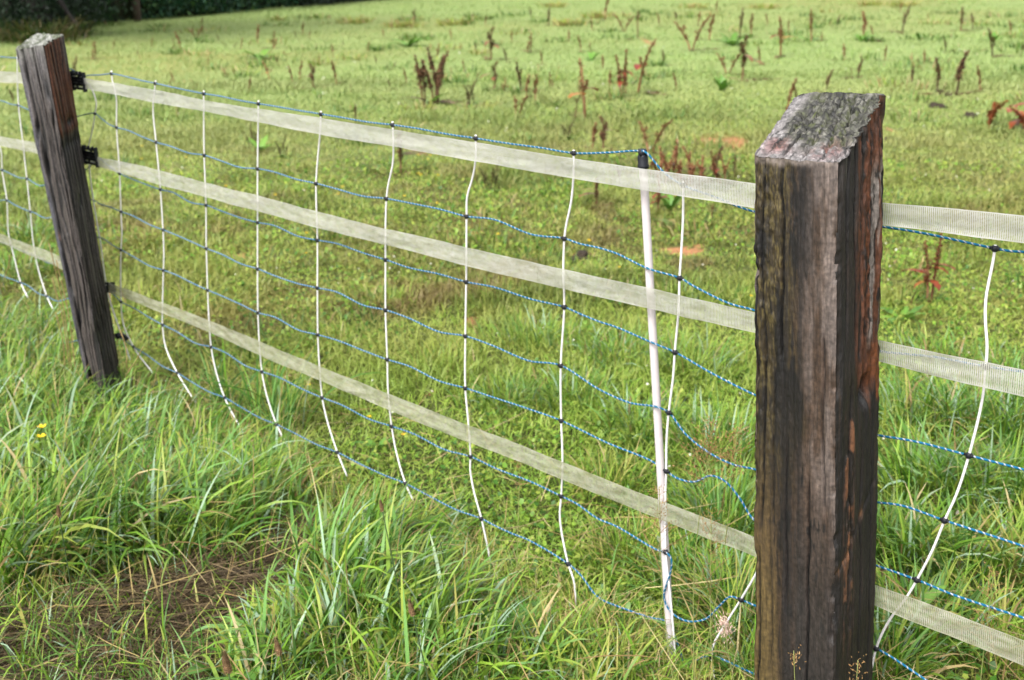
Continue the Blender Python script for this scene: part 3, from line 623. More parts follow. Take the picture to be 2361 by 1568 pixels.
# tape insulators screwed to the back of the posts
def insulator(parent, c, ax, hx, hz, label=None):
    """perforated black plastic plate with raised rims, a pair of lugs and a screw"""
    mb = MB(); ax = np.array([ax, -N, np.cross(ax, -N)]); ax[2] *= np.sign(ax[2][2]); e = .0035
    for s_ in (-1, 1):
        mb.add(*box(c + ax[0] * s_ * (hx - e), e, .006, hz + .006, ax), col=(0, 0, 0)); mb.add(*box(c + ax[2] * s_ * (hz - e), hx - 2 * e, .005, e, ax), col=(0, 0, 0))
    for fz in (-.34, .05, .42): mb.add(*box(c + ax[2] * fz * hz, hx - 2 * e, .0035, e * 1.25, ax), col=(0, 0, 0))
    for fx, z0, z1 in ((-.25, -1, -.34), (.3, -.34, .05), (-.3, .05, .42), (.2, .42, 1), (.05, -.34, .05)): mb.add(*box(c + ax[0] * fx * hx + ax[2] * (z0 + z1) / 2 * hz, e * 1.2, .003, (z1 - z0) / 2 * hz - e, ax), col=(0, 0, 0))
    for s_ in (-.5, .1, .7): mb.add(*box(c - ax[1] * .006 + ax[0] * s_ * hx + ax[2] * (hz + .003), .004, .004, .006, ax), col=(0, 0, 0))
    V, q, t = tube([c - ax[0] * hx, c - ax[0] * (hx + .012) - N * .004, c - ax[0] * (hx + .05) + N * .006], .005, 8); mb.add(V, q, t, col=(0, 0, 0))
    return mb.build('insulator', M_BLACK, parent, smooth=False)
for (x0, x1, y0, y1) in ((167, 195, 171, 205), (194, 223, 343, 377)):
    c = fp((x0 + x1) / 2, (y0 + y1) / 2, .035); hx = np.linalg.norm(fp(x1, y0, .035) - fp(x0, y0, .035)) / 2; hz = np.linalg.norm(fp(x0, y1, .035) - fp(x0, y0, .035)) / 2
    insulator(left_post, c, D, hx, hz)
insulator(left_post, fp(249, 664, .035), D * .5 - N * .87, .02, .034)
mb = MB(); V, q, t = tube([fp(268, 776, .05), fp(280, 772, .03), fp(292, 780, .01), fp(286, 786, .01)], [.012, .011, .008, .005], 8); mb.add(V, q, t); mb.build('rope_hook', M_BLACK, left_post)
for zy in (455, 800, 1330):                                     # behind the near post
    insulator(right_post, fp(1890, zy, .046), D, .022, .034)

# ------------------------------------------------------------------ white plastic net post with its black cap
top = fp(1481, 345); ax = (top - BASE) / np.linalg.norm(top - BASE); hgt = np.linalg.norm(top - BASE)
pr = np.linalg.norm(fp(1472.3, 420) - fp(1489.7, 420)) / 2 * .90
pole = tag(empty('net_post', BASE), 'white plastic stake with black cap holding up the net beside the near timber post', 'net post')
capb = hgt * (1 - 33 / 1196)
V, q = lathe([(0, -.05), (pr * .5, -.05), (pr * 1.0, .0), (pr * 1.06, .25), (pr * .98, .6), (pr * .97, capb - .012), (pr * .9, capb)], 20, ax)
build('shaft', V, q, mat=M_PLASTIC, parent=pole)
mb = MB(); k = hgt - capb
V, q = lathe([(pr * 1.02, capb - .006), (pr * 1.30, capb - .006), (pr * 1.32, capb), (pr * 1.18, capb + .003), (pr * 1.2, capb + k * .55), (pr * 1.1, capb + k * .68), (0, capb + k * .68)], 20, ax); mb.add(V, q)
for s_ in (-1, 1):                                               # two prongs with a slot for the top rope
    px = np.array([D * .75 + N * .66, D * .66 - N * .75, ax]); V, q = box(ax * (capb + k * .82) + px[0] * s_ * pr * .68, pr * .4, pr * .85, k * .2, px); mb.add(V, q)
mb.build('cap', M_BLACK, pole)

# ------------------------------------------------------------------ electric netting: ropes, struts, clips
RP = .0018
ROWS = [
 [(-60, 122), (-15, 129), (40, 134), (165, 160), (185, 176), (257, 170), (358, 192), (470, 216), (596, 239), (740, 263), (905, 288), (1097, 319), (1323, 353), (1400, 352), (1470, 348), (1490, 352, .012), (1530, 397), (1575, 427), (1650, 455), (1735, 487), (1840, 502), (2028, 522), (2130, 538), (2294, 573), (2330, 579), (2361, 581), (2470, 590)],
 [(-60, 226), (-8, 231), (42, 243), (70, 254), (180, 268), (219, 262), (269, 294), (360, 328), (471, 358), (594, 389), (729, 423), (891, 458), (1076, 499), (1301, 550), (1420, 584), (1496, 620, .013), (1567, 641), (1600, 660), (1680, 699), (1737, 715), (1835, 752), (2030, 810), (2160, 824), (2273, 845), (2361, 858), (2470, 874)],
 [(-60, 372), (5, 392), (62, 412), (92, 428), (206, 385), (225, 362), (276, 400), (370, 437), (475, 473), (594, 513), (732, 554), (889, 599), (1075, 650), (1301, 708), (1420, 754), (1508, 792, .013), (1556, 812), (1640, 860), (1735, 908), (1825, 945), (2022, 1003), (2110, 1018), (2234, 1050), (2361, 1083), (2470, 1112)],
 [(-60, 440), (16, 462), (70, 488), (108, 503), (211, 461), (279, 488), (376, 530), (476, 573), (594, 620), (732, 664), (889, 715), (1073, 775), (1293, 843), (1380, 897), (1450, 928), (1516, 939, .013), (1542, 951), (1580, 1000), (1632, 1042), (1690, 1071), (1735, 1081), (1810, 1101), (2020, 1158), (2080, 1166), (2178, 1200), (2361, 1260), (2470, 1300)],
 [(-60, 540), (25, 566), (80, 590), (118, 607), (228, 547), (279, 576), (377, 623), (479, 669), (595, 721), (733, 772), (893, 829), (1073, 895), (1294, 970), (1400, 1021), (1500, 1062, -.012), (1536, 1086, -.006), (1562, 1103), (1600, 1111), (1640, 1097), (1672, 1110), (1705, 1148), (1737, 1197), (1790, 1225), (2018, 1303), (2114, 1337), (2200, 1372), (2361, 1425), (2470, 1462)],
 [(-60, 612), (0, 634), (48, 652), (108, 683), (131, 694), (235, 668), (258, 676), (279, 696), (375, 749), (487, 800), (604, 857), (743, 917), (903, 983), (1085, 1053), (1294, 1144), (1420, 1213), (1515, 1268, .011), (1535, 1273, .014), (1547, 1287, .014), (1546, 1320, .013), (1536, 1350, .013), (1531, 1378, .013), (1546, 1410, .012), (1580, 1431, .006), (1625, 1428), (1660, 1396), (1684, 1376), (1709, 1383), (1735, 1394), (1850, 1440), (2020, 1495), (2135, 1568), (2240, 1640)],
 [(-30, 715), (60, 755), (150, 790), (250, 772), (284, 783), (308, 800), (409, 860), (518, 917), (638, 979), (778, 1043), (935, 1115), (1110, 1196), (1220, 1246), (1310, 1300), (1338, 1325), (1378, 1376), (1430, 1400), (1500, 1424, -.01), (1540, 1436, -.01), (1568, 1500, -.01), (1580, 1538), (1605, 1522), (1641, 1513), (1735, 1552), (1850, 1600), (2010, 1660)]]
net = tag(empty('electric_net', BASE), 'blue and white polywire netting with white struts and black clips along the field edge', 'electric net fence')
LOC = lambda P: np.asarray(P) - BASE
for r_, row in enumerate(ROWS):
    pts = []
    for i, p in enumerate(row):
        P = fp(p[0], p[1], p[2] if len(p) > 2 else 0)
        if i and np.linalg.norm(P - pts[-1]) > .14 and 0 < p[0] < 2361:
            a0, L_ = pts[-1], np.linalg.norm(P - pts[-1]); s1, s2 = rng.uniform(-.006, .007) * L_ / .3, rng.uniform(-.012, .003) * L_ / .3
            if r_ == 0: s1, s2 = s1 * .2, s2 * .2
            pts += [a0 * .7 + P * .3 + np.array([0, 0, s1]), a0 * .32 + P * .68 + np.array([0, 0, s2])]
        pts.append(P)
    pts = [pts[0] - D * 2.2] + pts + [pts[-1] + D * 1.0]                   # on towards the next posts, out of the picture
    path = smooth_path(pts, .0022); sl = arclen(path); sides = 9
    V, q, t = tube(path, RP, sides, cap=False); th = np.arange(sides) / sides; ph = (th[None] - sl[:, None] / .0125) % 1
    rr = 1 + .22 * np.abs(np.sin(3 * np.pi * ph)); V = (path[:, None] + (V.reshape(-1, sides, 3) - path[:, None]) * rr[..., None]).reshape(-1, 3)
    cc = np.where(((ph < .20))[..., None], np.array((.40, .39, .40)), np.array((.001, .095, .19))).reshape(-1, 3)
    build('rope', LOC(V), q, mat=M_ROPE, col=cc, parent=net)
STRUTS = [  # path of the strut in the photo, then the clips on it
 ([(-17, 120), (-15, 129), (-9, 231), (-3, 330), (3, 350), (5, 392), (16, 462), (20, 540), (32, 590), (48, 652), (64, 686)], [(-15, 129), (-8, 231), (5, 392), (16, 462), (25, 566), (48, 652)]),
 ([(40, 128), (40, 165), (43, 243), (53, 330), (62, 412), (70, 488), (77, 560), (87, 615), (108, 683), (122, 712)], [(42, 243), (62, 412), (70, 488), (80, 590), (108, 683)]),
 ([(178, 166), (195, 184), (212, 206), (222, 237), (219, 262), (212, 305), (204, 342), (206, 385), (215, 461), (230, 550), (250, 680), (284, 783), (300, 830)], [(185, 176), (219, 262)]),
 ([(257, 163), (259, 185), (268, 225), (269, 294), (276, 400), (279, 488), (281, 540), (279, 576), (278, 640), (279, 696), (284, 745), (308, 800), (352, 860)], [(257, 170), (269, 294), (276, 400), (279, 488), (279, 576), (279, 696), (308, 800)]),
 ([(359, 186), (357, 205), (353, 250), (360, 328), (370, 437), (376, 530), (378, 580), (377, 623), (375, 700), (375, 749), (382, 800), (409, 860), (452, 930)], [(358, 192), (360, 328), (370, 437), (376, 530), (377, 623), (375, 749), (409, 860)]),
 ([(470, 209), (470, 290), (471, 358), (475, 473), (476, 573), (479, 669), (482, 735), (487, 800), (497, 852), (518, 917), (556, 990)], [(470, 216), (471, 358), (475, 473), (476, 573), (479, 669), (487, 800), (518, 917)]),
 ([(596, 232), (595, 310), (594, 389), (594, 513), (594, 620), (595, 721), (598, 790), (604, 857), (616, 915), (638, 979), (666, 1036)], [(596, 239), (594, 389), (594, 513), (594, 620), (595, 721), (604, 857), (638, 979)]),
 ([(740, 256), (738, 305), (729, 423), (732, 554), (732, 664), (733, 772), (737, 850), (743, 917), (755, 972), (778, 1043), (800, 1098)], [(740, 263), (729, 423), (732, 554), (732, 664), (733, 772), (743, 917), (778, 1043)]),
 ([(905, 280), (907, 325), (906, 375), (893, 440), (889, 520), (889, 599), (889, 715), (893, 829), (895, 905), (903, 983), (914, 1043), (935, 1115), (953, 1155)], [(905, 288), (891, 458), (889, 599), (889, 715), (893, 829), (903, 983), (935, 1115)]),
 ([(1097, 311), (1096, 372), (1089, 412), (1077, 455), (1076, 499), (1075, 650), (1073, 775), (1073, 895), (1079, 965), (1085, 1053), (1084, 1080), (1092, 1130), (1110, 1196), (1132, 1300)], [(1097, 319), (1076, 499), (1075, 650), (1073, 775), (1073, 895), (1085, 1053), (1110, 1196)]),
 ([(1323, 346), (1322, 410), (1317, 465), (1303, 535), (1299, 620), (1301, 708), (1293, 843), (1294, 970), (1297, 1060), (1294, 1144), (1291, 1195), (1310, 1300), (1322, 1335), (1326, 1360), (1327, 1420)], [(1323, 353), (1301, 550), (1301, 708), (1293, 843), (1294, 970), (1294, 1144), (1310, 1300)]),
 ([(1575, 418), (1575, 500), (1571, 580), (1567, 641), (1565, 710), (1556, 812), (1552, 870), (1542, 951), (1537, 1015), (1536, 1086), (1534, 1160), (1535, 1273, .010), (1546, 1380, .012), (1553, 1460, .012), (1560, 1545, .008)], [(1575, 427), (1567, 641), (1556, 812), (1542, 951), (1536, 1086), (1535, 1273, .012)]),
 ([(1840, 494), (1838, 600), (1835, 752), (1825, 945), (1810, 1101), (1790, 1225), (1750, 1310), (1709, 1381), (1672, 1440), (1645, 1488), (1641, 1515), (1650, 1575)], [(1840, 502), (1835, 752), (1825, 945), (1810, 1101), (1790, 1225), (1709, 1383), (1641, 1514)]),
 ([(2295, 565), (2290, 600), (2273, 690), (2272, 740), (2276, 800), (2273, 845), (2265, 920), (2234, 1050), (2206, 1138), (2178, 1200), (2150, 1268), (2114, 1337), (2091, 1376), (2048, 1434), (2020, 1495), (2006, 1560)], [(2294, 573), (2273, 845), (2234, 1050), (2178, 1200), (2114, 1337), (2020, 1495)])]
for path, clips in STRUTS:
    pts = [LOC(fp(p[0], p[1], p[2] if len(p) > 2 else 0)) for p in path]; sm_ = smooth_path(pts, .012)
    V, q, t = tube(sm_, .0024, 8); st = build('strut', V, q, t, M_STRUT, parent=net)
    for c in clips:
        P = LOC(fp(c[0], c[1], c[2] if len(c) > 2 else 0)); k = int(np.argmin(np.linalg.norm(sm_ - P, axis=1))); a_ = sm_[max(0, k - 1)] - sm_[min(len(sm_) - 1, k + 1)]
        V, q = lathe([(0, -.0052), (.0034, -.0052), (.0052, -.0036), (.0058, 0), (.0052, .0036), (.0034, .0052), (0, .0052)], 12, a_, P); mb = MB(); mb.add(V, q)
        V, q, t = tube([P - D * .0082, P + D * .0082], .0030, 8); mb.add(V, q, t); mb.build('clip', M_BLACK, st)

# ------------------------------------------------------------------ woven tapes between the timber posts and the net
TO = .034
TAPES = [
 ([(-90, 158, 182), (0, 164, 190), (40, 167, 192), (110, 172, 199), (172, 174, 201), (200, 181, 205), (270, 193, 219), (357, 207, 237), (470, 231, 257), (740, 272, 310), (905, 299, 338), (1095, 329, 372), (1323, 364, 411), (1485, 389, 438), (1735, 423, 480), (1880, 443, 500), (2031, 465, 518), (2200, 481, 541), (2361, 496, 561), (2480, 508, 576)],
  (.50, .49, .455), (.23, .225, .13), .4, 'pale woven tape, highest of the three, running between the timber posts'),
 ([(-90, 298, 318), (0, 315, 336), (75, 328, 352), (140, 341, 366), (200, 352, 377), (225, 361, 383), (290, 375, 402), (370, 394, 427), (475, 422, 454), (590, 451, 486), (729, 488, 524), (889, 527, 564), (1076, 571, 613), (1299, 622, 667), (1490, 663, 711), (1735, 717, 764), (1880, 750, 798), (2029, 784, 833), (2190, 817, 874), (2361, 853, 915), (2480, 877, 944)],
  (.48, .47, .42), (.20, .205, .095), .55, 'woven tape in the middle of the three, running between the timber posts'),
 ([(-90, 509, 528), (0, 538, 558), (77, 568, 592), (117, 583, 608), (190, 622, 645), (253, 652, 675), (278, 661, 684), (375, 698, 722), (483, 740, 766), (590, 784, 815), (739, 846, 877), (893, 908, 943), (1084, 983, 1021), (1180, 1019, 1058), (1294, 1065, 1105), (1400, 1107, 1149), (1529, 1157, 1201), (1733, 1236, 1281), (1880, 1294, 1338), (2015, 1347, 1393), (2091, 1376, 1427), (2230, 1428, 1482), (2361, 1478, 1537), (2480, 1524, 1588)],
  (.43, .42, .33), (.17, .175, .07), .8, 'greenish algae stained woven tape, lowest of the three, nearest the grass')]
for k, (pts, base, algae, am, lab) in enumerate(TAPES):
    run = lambda q: smooth_path([q[0] - D * 2.2] + q + [q[-1] + D * 1.0], .012)
    tp = run([fp(x, y0, TO) for x, y0, y1 in pts]); bt = run([fp(x, y1, TO) for x, y0, y1 in pts]); m_ = min(len(tp), len(bt)); s_ = np.linspace(0, 1, m_)
    rs = lambda p: np.stack([np.interp(s_, arclen(p) / arclen(p)[-1], p[:, i]) for i in range(3)], -1)
    tp, bt = rs(tp), rs(bt); L_ = arclen((tp + bt) / 2); nv = 11; g = np.linspace(0, 1, nv)
    V = tp[:, None] * (1 - g)[None, :, None] + bt[:, None] * g[None, :, None]
    LL, GG = np.meshgrid(L_, g, indexing='ij'); wv = (n2(LL, GG * .3, 4, 80 + k) - .5) * .012 + (n2(LL, GG * 1., 22, 84 + k) - .5) * .0025
    V = V + wv[..., None] * N; V[..., 2] += ((n2(LL, GG * 0, 9, 88 + k) - .5) * .004)
    ii = np.arange(m_ - 1)[:, None] * nv + np.arange(nv - 1)[None]; q = np.stack([ii, ii + 1, ii + nv + 1, ii + nv], -1).reshape(-1, 4)
    o = build('fence_tape', V.reshape(-1, 3), q, mat=tape_material('woven_tape', base, algae, am), uv=np.stack([LL, GG], -1).reshape(-1, 2))
    tag(o, lab, 'fence tape', 'woven tapes strung along the timber posts')

#@@P3
# ------------------------------------------------------------------ dock plants in the field
def leaf_geo(mb, root, az, length, width, th0, bend, col, tipcol=None, seg=7, fold=.25, wav=.0):
    """a lance-shaped leaf with a folded midrib, arching away from its root"""
    t = np.linspace(0, 1, seg + 1); th = th0 + bend * t ** 1.2; tm = (th[1:] + th[:-1]) / 2
    h = np.concatenate([[0], np.cumsum(np.sin(tm))]) * length / seg; z = np.concatenate([[0], np.cumsum(np.cos(tm))]) * length / seg
    dr = np.array([math.sin(az), math.cos(az), 0]); sd_ = np.array([dr[1], -dr[0], 0])
    C = np.asarray(root) + h[:, None] * dr + z[:, None] * np.array([0, 0, 1])
    wd = width / 2 * np.clip(np.sin(np.pi * np.clip(t * .93 + .05, 0, 1)) ** .8, .05, 1); nr = np.stack([-np.cos(th)[:, None] * dr + np.sin(th)[:, None] * np.array([0, 0, 1.])], 0)[0]
    wv = wav * np.sin(t * 19 + az * 7) * width
    Lf = C - wd[:, None] * sd_ + nr * (fold * wd + wv)[:, None]; Rt = C + wd[:, None] * sd_ + nr * (fold * wd - wv)[:, None]
    V = np.stack([Lf, C, Rt], 1).reshape(-1, 3); i = np.arange(seg) * 3
    q = np.concatenate([np.stack([i, i + 1, i + 4, i + 3], -1), np.stack([i + 1, i + 2, i + 5, i + 4], -1)])
    c = np.repeat((np.asarray(col) * (1 - t[:, None] ** 2) + np.asarray(col if tipcol is None else tipcol) * t[:, None] ** 2)[:, None], 3, 1); c[:, 1] *= 1.25
    mb.add(V, q, col=c.reshape(-1, 3))
RUST = [(.19, .072, .032), (.24, .098, .045), (.14, .054, .026), (.27, .13, .065)]
DARK = [(.10, .052, .027), (.145, .072, .036), (.07, .038, .023), (.18, .095, .046)]
REDS = [(.28, .045, .02), (.33, .09, .02), (.20, .035, .025), (.36, .14, .025)]
OLIV = [(.07, .07, .02), (.09, .055, .02), (.05, .055, .015), (.11, .085, .035)]
GREEN = [(.10, .21, .025), (.13, .25, .035), (.075, .16, .025)]
def dock(stems, pal, leaves=0, leafpal=GREEN, basal=0, basalpal=GREEN, lean=.08, full=1.3, spread=.05, seed=0, headfrom=.32):
    """a dock plant one metre tall: stems, seed heads and leaves"""
    r_ = random.Random(seed); root = empty('dock_plant')
    for s_ in range(stems):
        hh = 1. if s_ == 0 else r_.uniform(.55, .95); az = r_.uniform(0, 6.28); ln = r_.uniform(.3, 1) * lean; o = np.array([r_.uniform(-1, 1), r_.uniform(-1, 1), 0]) * spread * (stems > 1)
        pts = smooth_path([o, o + np.array([math.sin(az) * ln * .25, math.cos(az) * ln * .25, .35 * hh]), o + np.array([math.sin(az) * ln * .7 + r_.uniform(-.02, .02), math.cos(az) * ln * .7, .7 * hh]), o + np.array([math.sin(az) * ln * 1.25, math.cos(az) * ln * 1.25, hh])], .05)
        V, q, t = tube(pts, np.linspace(.012, .006, len(pts)), 6); sc = np.array(r_.choice(pal)) * .8
        build('stem', V, q, t, M_STEM, sc, root)
        mb = MB(); brs = [(pts, headfrom, 1.)]
        for b in range(r_.randint(2, 5)):
            t0 = r_.uniform(headfrom, .72); k = int(t0 * (len(pts) - 1)); a2 = r_.uniform(0, 6.28); bl = r_.uniform(.10, .24) * hh
            bp = smooth_path([pts[k], pts[k] + np.array([math.sin(a2) * .022, math.cos(a2) * .022, bl * .4]), pts[k] + np.array([math.sin(a2) * .028, math.cos(a2) * .028, bl])], .03)
            V, q, t = tube(bp, .003, 5); mb.add(V, q, t, sc); brs.append((bp, .15, .8))
        for bp, f0, sz in brs:
            nb = int(full * 190 * arclen(bp)[-1] * (1 - f0)); tt = f0 + (1 - f0) * np.array([r_.random() for _ in range(nb)]); 
            tt = np.round(tt * 26) / 26 + np.array([r_.gauss(0, .007) for _ in range(nb)]); tt = np.clip(tt, 0, 1) * (len(bp) - 1)
            for u in tt:
                k = min(int(u), len(bp) - 2); P = bp[k] + (bp[k + 1] - bp[k]) * (u - k); a2 = r_.uniform(0, 6.28); rr = r_.uniform(.006, .036) * sz * (1.15 - .6 * u / len(bp)); e = r_.uniform(.011, .019)
                c0 = P + np.array([math.sin(a2) * rr, math.cos(a2) * rr, r_.uniform(-.012, .006)]); d1 = np.array([r_.gauss(0, 1), r_.gauss(0, 1), r_.gauss(0, 1)]); d1 /= np.linalg.norm(d1); d2 = np.cross(d1, [.3, .5, .8]); d2 /= np.linalg.norm(d2)
                mb.add([c0 + d1 * e, c0 + d2 * e * .8, c0 - d1 * e, c0 - d2 * e * .8], [[0, 1, 2, 3]], col=np.array(r_.choice(pal)) * r_.uniform(.75, 1.25))
        mb.build('seed_head', M_DRY, root, smooth=False)
    for k in range(leaves):
        mb = MB(); c = np.array(r_.choice(leafpal)); zz = r_.uniform(.15, .6)
        leaf_geo(mb, (0, 0, zz), r_.uniform(0, 6.28), r_.uniform(.18, .34), r_.uniform(.045, .08), r_.uniform(.9, 1.4), r_.uniform(1.0, 1.9), c, np.array(r_.choice(leafpal)) * .8, wav=.12); mb.build('leaf', M_LEAF, root)
    for k in range(r_.randint(2, 4)):                            # withered leaves flat on the ground
        mb = MB(); c = np.array(r_.choice(DARK)) * .7; leaf_geo(mb, (0, 0, .02), r_.uniform(0, 6.28), r_.uniform(.2, .45), r_.uniform(.05, .09), r_.uniform(1.3, 1.6), r_.uniform(-.1, .25), c, wav=.2); mb.build('leaf', M_DRY, root)
    for k in range(basal):
        mb = MB(); c = np.array(r_.choice(basalpal))
        leaf_geo(mb, (r_.uniform(-.03, .03), r_.uniform(-.03, .03), .0), r_.uniform(0, 6.28), r_.uniform(.22, .42), r_.uniform(.06, .11), r_.uniform(.5, 1.1), r_.uniform(.5, 1.0), c, c * .9, wav=.08); mb.build('leaf', M_LEAF, root)
    return root
KINDS = {
 'n': ('bushy orange red dock clump', dict(stems=7, pal=[(.30, .085, .03), (.36, .14, .05), (.22, .06, .025)], leaves=7, leafpal=[(.30, .08, .02), (.25, .04, .02)], basal=6, basalpal=GREEN + DARK, seed=15, spread=.2, lean=.3)),
 'a': ('slim rusty dock stalk', dict(stems=1, pal=RUST, seed=1)), 'b': ('slim dark brown dock stalk', dict(stems=1, pal=DARK, seed=2)),
 'c': ('pair of rusty dock stalks', dict(stems=2, pal=RUST, seed=3, spread=.09)), 'd': ('dark dock stalk with shrivelled leaves', dict(stems=1, pal=DARK, leaves=3, leafpal=DARK + RUST, seed=4)),
 'e': ('dense dark clump of dock stalks', dict(stems=6, pal=DARK, basal=4, basalpal=GREEN + DARK, seed=5, spread=.09, full=1.5, lean=.14)), 'f': ('olive dock clump with leafy foot', dict(stems=4, pal=OLIV, basal=5, seed=6, spread=.11, full=.7, lean=.25)),
 'g': ('dock stalk with red leaves', dict(stems=2, pal=RUST, leaves=7, leafpal=[(.21, .045, .018), (.24, .075, .02), (.15, .032, .016), (.26, .11, .025)], seed=7, spread=.05)), 'h': ('tall dock stalk with orange leaf', dict(stems=1, pal=RUST, leaves=2, leafpal=REDS[1:], seed=8, lean=.2, full=.8)),
 'i': ('rusty dock stalk with green foot', dict(stems=1, pal=RUST, basal=3, seed=9)), 'j': ('leaning rusty dock stalks', dict(stems=2, pal=RUST, seed=10, lean=.32, spread=.06)),
 'k': ('reddish dock clump', dict(stems=4, pal=RUST, leaves=3, leafpal=REDS + DARK, basal=2, basalpal=DARK, seed=12, spread=.15, lean=.2)), 'l': ('thin bare dark dock stem', dict(stems=1, pal=DARK, seed=13, full=.35, headfrom=.75)),
 'm': ('low flopped brown dock', dict(stems=3, pal=DARK, seed=14, lean=1.3, spread=.1, leaves=2, leafpal=DARK))}
DOCKS = [(220, 138, 42, 'c'), (172, 178, 48, 'b'), (403, 197, 32, 'a'), (393, 205, 24, 'a'), (417, 115, 44, 'a'), (452, 92, 32, 'j'), (466, 78, 38, 'l'), (400, 110, 22, 'l'), (537, 113, 20, 'm'), (556, 114, 28, 'a'), (575, 213, 36, 'a'), (33, 242, 38, 'b'), (586, 345, 66, 'f'),
 (594, 103, 47, 'a'), (632, 112, 40, 'c'), (682, 89, 18, 'b'), (698, 79, 28, 'a'), (713, 89, 18, 'a'), (656, 131, 14, 'a'), (768, 126, 26, 'g'), (790, 107, 13, 'b'), (622, 186, 44, 'h'), (675, 195, 44, 'a'), (691, 186, 46, 'a'), (723, 204, 58, 'd'), (776, 196, 56, 'a'), (810, 216, 22, 'l'), (900, 206, 25, 'b'), (938, 197, 40, 'a'), (955, 171, 22, 'a'),
 (995, 241, 132, 'e'), (1010, 131, 32, 'c'), (1085, 247, 78, 'f'), (1141, 207, 66, 'd'), (1132, 138, 76, 'd'), (1168, 145, 36, 'b'), (1166, 213, 32, 'k'), (820, 284, 42, 'b'), (955, 56, 36, 'd'), (650, 365, 58, 'f'), (925, 402, 100, 'd'), (1128, 445, 86, 'f'),
 (1265, 60, 44, 'b'), (1395, 46, 60, 'a'), (1365, 73, 32, 'a'), (1440, 73, 44, 'j'), (1470, 91, 66, 'l'), (1471, 216, 130, 'h'), (1222, 121, 46, 'c'), (1312, 98, 30, 'a'), (1340, 121, 40, 'a'), (1359, 118, 22, 'i'), (1201, 211, 70, 'b'), (1212, 227, 56, 'a'), (1234, 237, 66, 'a'), (1192, 268, 52, 'j'), (1287, 166, 16, 'a'), (1349, 277, 138, 'h'), (1326, 280, 60, 'l'), (1432, 228, 116, 'g'), (1443, 215, 56, 'a'),
 (1592, 118, 82, 'j'), (1635, 94, 62, 'a'), (1706, 86, 68, 'b'), (1731, 86, 56, 'i'), (1676, 173, 58, 'j'), (1711, 187, 106, 'd'), (1652, 27, 26, 'a'), (1307, 322, 52, 'f'), (1366, 346, 66, 'a'), (1392, 350, 82, 'd'), (1497, 352, 80, 'j'), (1552, 425, 96, 'k'), (1615, 430, 90, 'k'), (1642, 420, 82, 'b'), (1375, 478, 70, 'd'), (1520, 495, 90, 'g'),
 (1800, 131, 96, 'h'), (1818, 71, 26, 'a'), (1870, 97, 78, 'i'), (1893, 96, 26, 'g'), (1991, 95, 70, 'i'), (2012, 88, 30, 'a'), (2080, 75, 62, 'b'), (2140, 49, 20, 'a'), (2215, 73, 58, 'd'), (2243, 66, 38, 'b'), (2288, 131, 66, 'b'), (2356, 126, 26, 'b'), (1977, 181, 46, 'b'), (1963, 181, 26, 'l'), (2102, 198, 48, 'b'), (2161, 216, 82, 'b'), (2204, 221, 106, 'b'), (2259, 211, 60, 'a'), (1815, 257, 78, 'a'), (1904, 212, 52, 'b'), (1835, 238, 36, 'b'),
 (2338, 302, 106, 'n'), (1528, 418, 74, 'k'), (1582, 438, 78, 'k'), (1660, 428, 88, 'k'), (1692, 408, 50, 'b'), (1500, 420, 60, 'a'), (1430, 425, 50, 'b'), (2134, 702, 168, 'g'), (1640, 520, 50, 'l'), (262, 112, 20, 'a'), (318, 130, 16, 'b'), (350, 108, 22, 'a'), (505, 98, 20, 'b'), (480, 150, 18, 'a'), (520, 178, 24, 'a'), (640, 150, 22, 'b'), (735, 150, 24, 'a'), (848, 118, 24, 'a'), (868, 150, 22, 'b'), (885, 88, 22, 'a'), (1040, 92, 26, 'a'), (1070, 165, 30, 'a'), (1098, 120, 26, 'b'), (1180, 98, 26, 'a'), (1250, 150, 34, 'a'), (1270, 205, 40, 'c'), (1390, 160, 34, 'a'), (1405, 205, 44, 'a'), (1520, 62, 30, 'a'), (1530, 150, 36, 'b'), (1560, 210, 42, 'a'), (1610, 60, 34, 'a'), (1560, 50, 28, 'b'), (1770, 60, 30, 'a'), (1752, 150, 44, 'a'), (1930, 60, 28, 'b'), (1945, 140, 40, 'a'), (2040, 140, 36, 'a'), (2180, 120, 34, 'b'), (2330, 80, 34, 'a'), (2130, 150, 36, 'a'), (2075, 30, 24, 'a'), (1120, 60, 24, 'a'), (1225, 40, 24, 'b')]
BANDS = [(0, 63, 'in the row along the top edge'), (63, 99, 'level with the far post\'s top'), (99, 128, 'just below the far post\'s top'), (128, 175, 'level with the topmost insulator'), (175, 206, 'level with the top tape\'s left end'),
         (206, 222, 'level with the near post\'s top'), (222, 275, 'just below the near post\'s top'), (275, 380, 'level with the top tape\'s middle'), (380, 2000, 'in the row nearest the net')]
ORD = ['first', 'second', 'third', 'fourth', 'fifth', 'sixth', 'seventh', 'eighth', 'ninth', 'tenth', 'eleventh', 'twelfth', 'thirteenth', 'fourteenth', 'fifteenth', 'sixteenth', 'seventeenth', 'eighteenth', 'nineteenth', 'twentieth']
SPECIAL = {(995, 241): 'tallest dense dark clump of dock stalks in the middle of the field', (2134, 702): 'dock with bright red leaves under the top tape right of the near post', (2338, 302): 'reddish dock clump at the right edge of the photo',
           (1349, 277): 'tall leaning dock stalk with an orange leaf above the white stake', (1432, 228): 'dock with red leaves standing above and left of the white stake\'s cap', (1471, 216): 'tallest thin dock stalk with orange leaf straight above the white stake',
           (1520, 495): 'dock with red leaves showing beneath the top tape right of the white stake', (1552, 425): 'fullest reddish dock clump behind the top tape just right of the white stake', (2204, 221): 'tallest dark brown dock stalk right of the near post\'s top'}
protos = {k: dock(**v[1]) for k, v in KINDS.items()}; used = set()
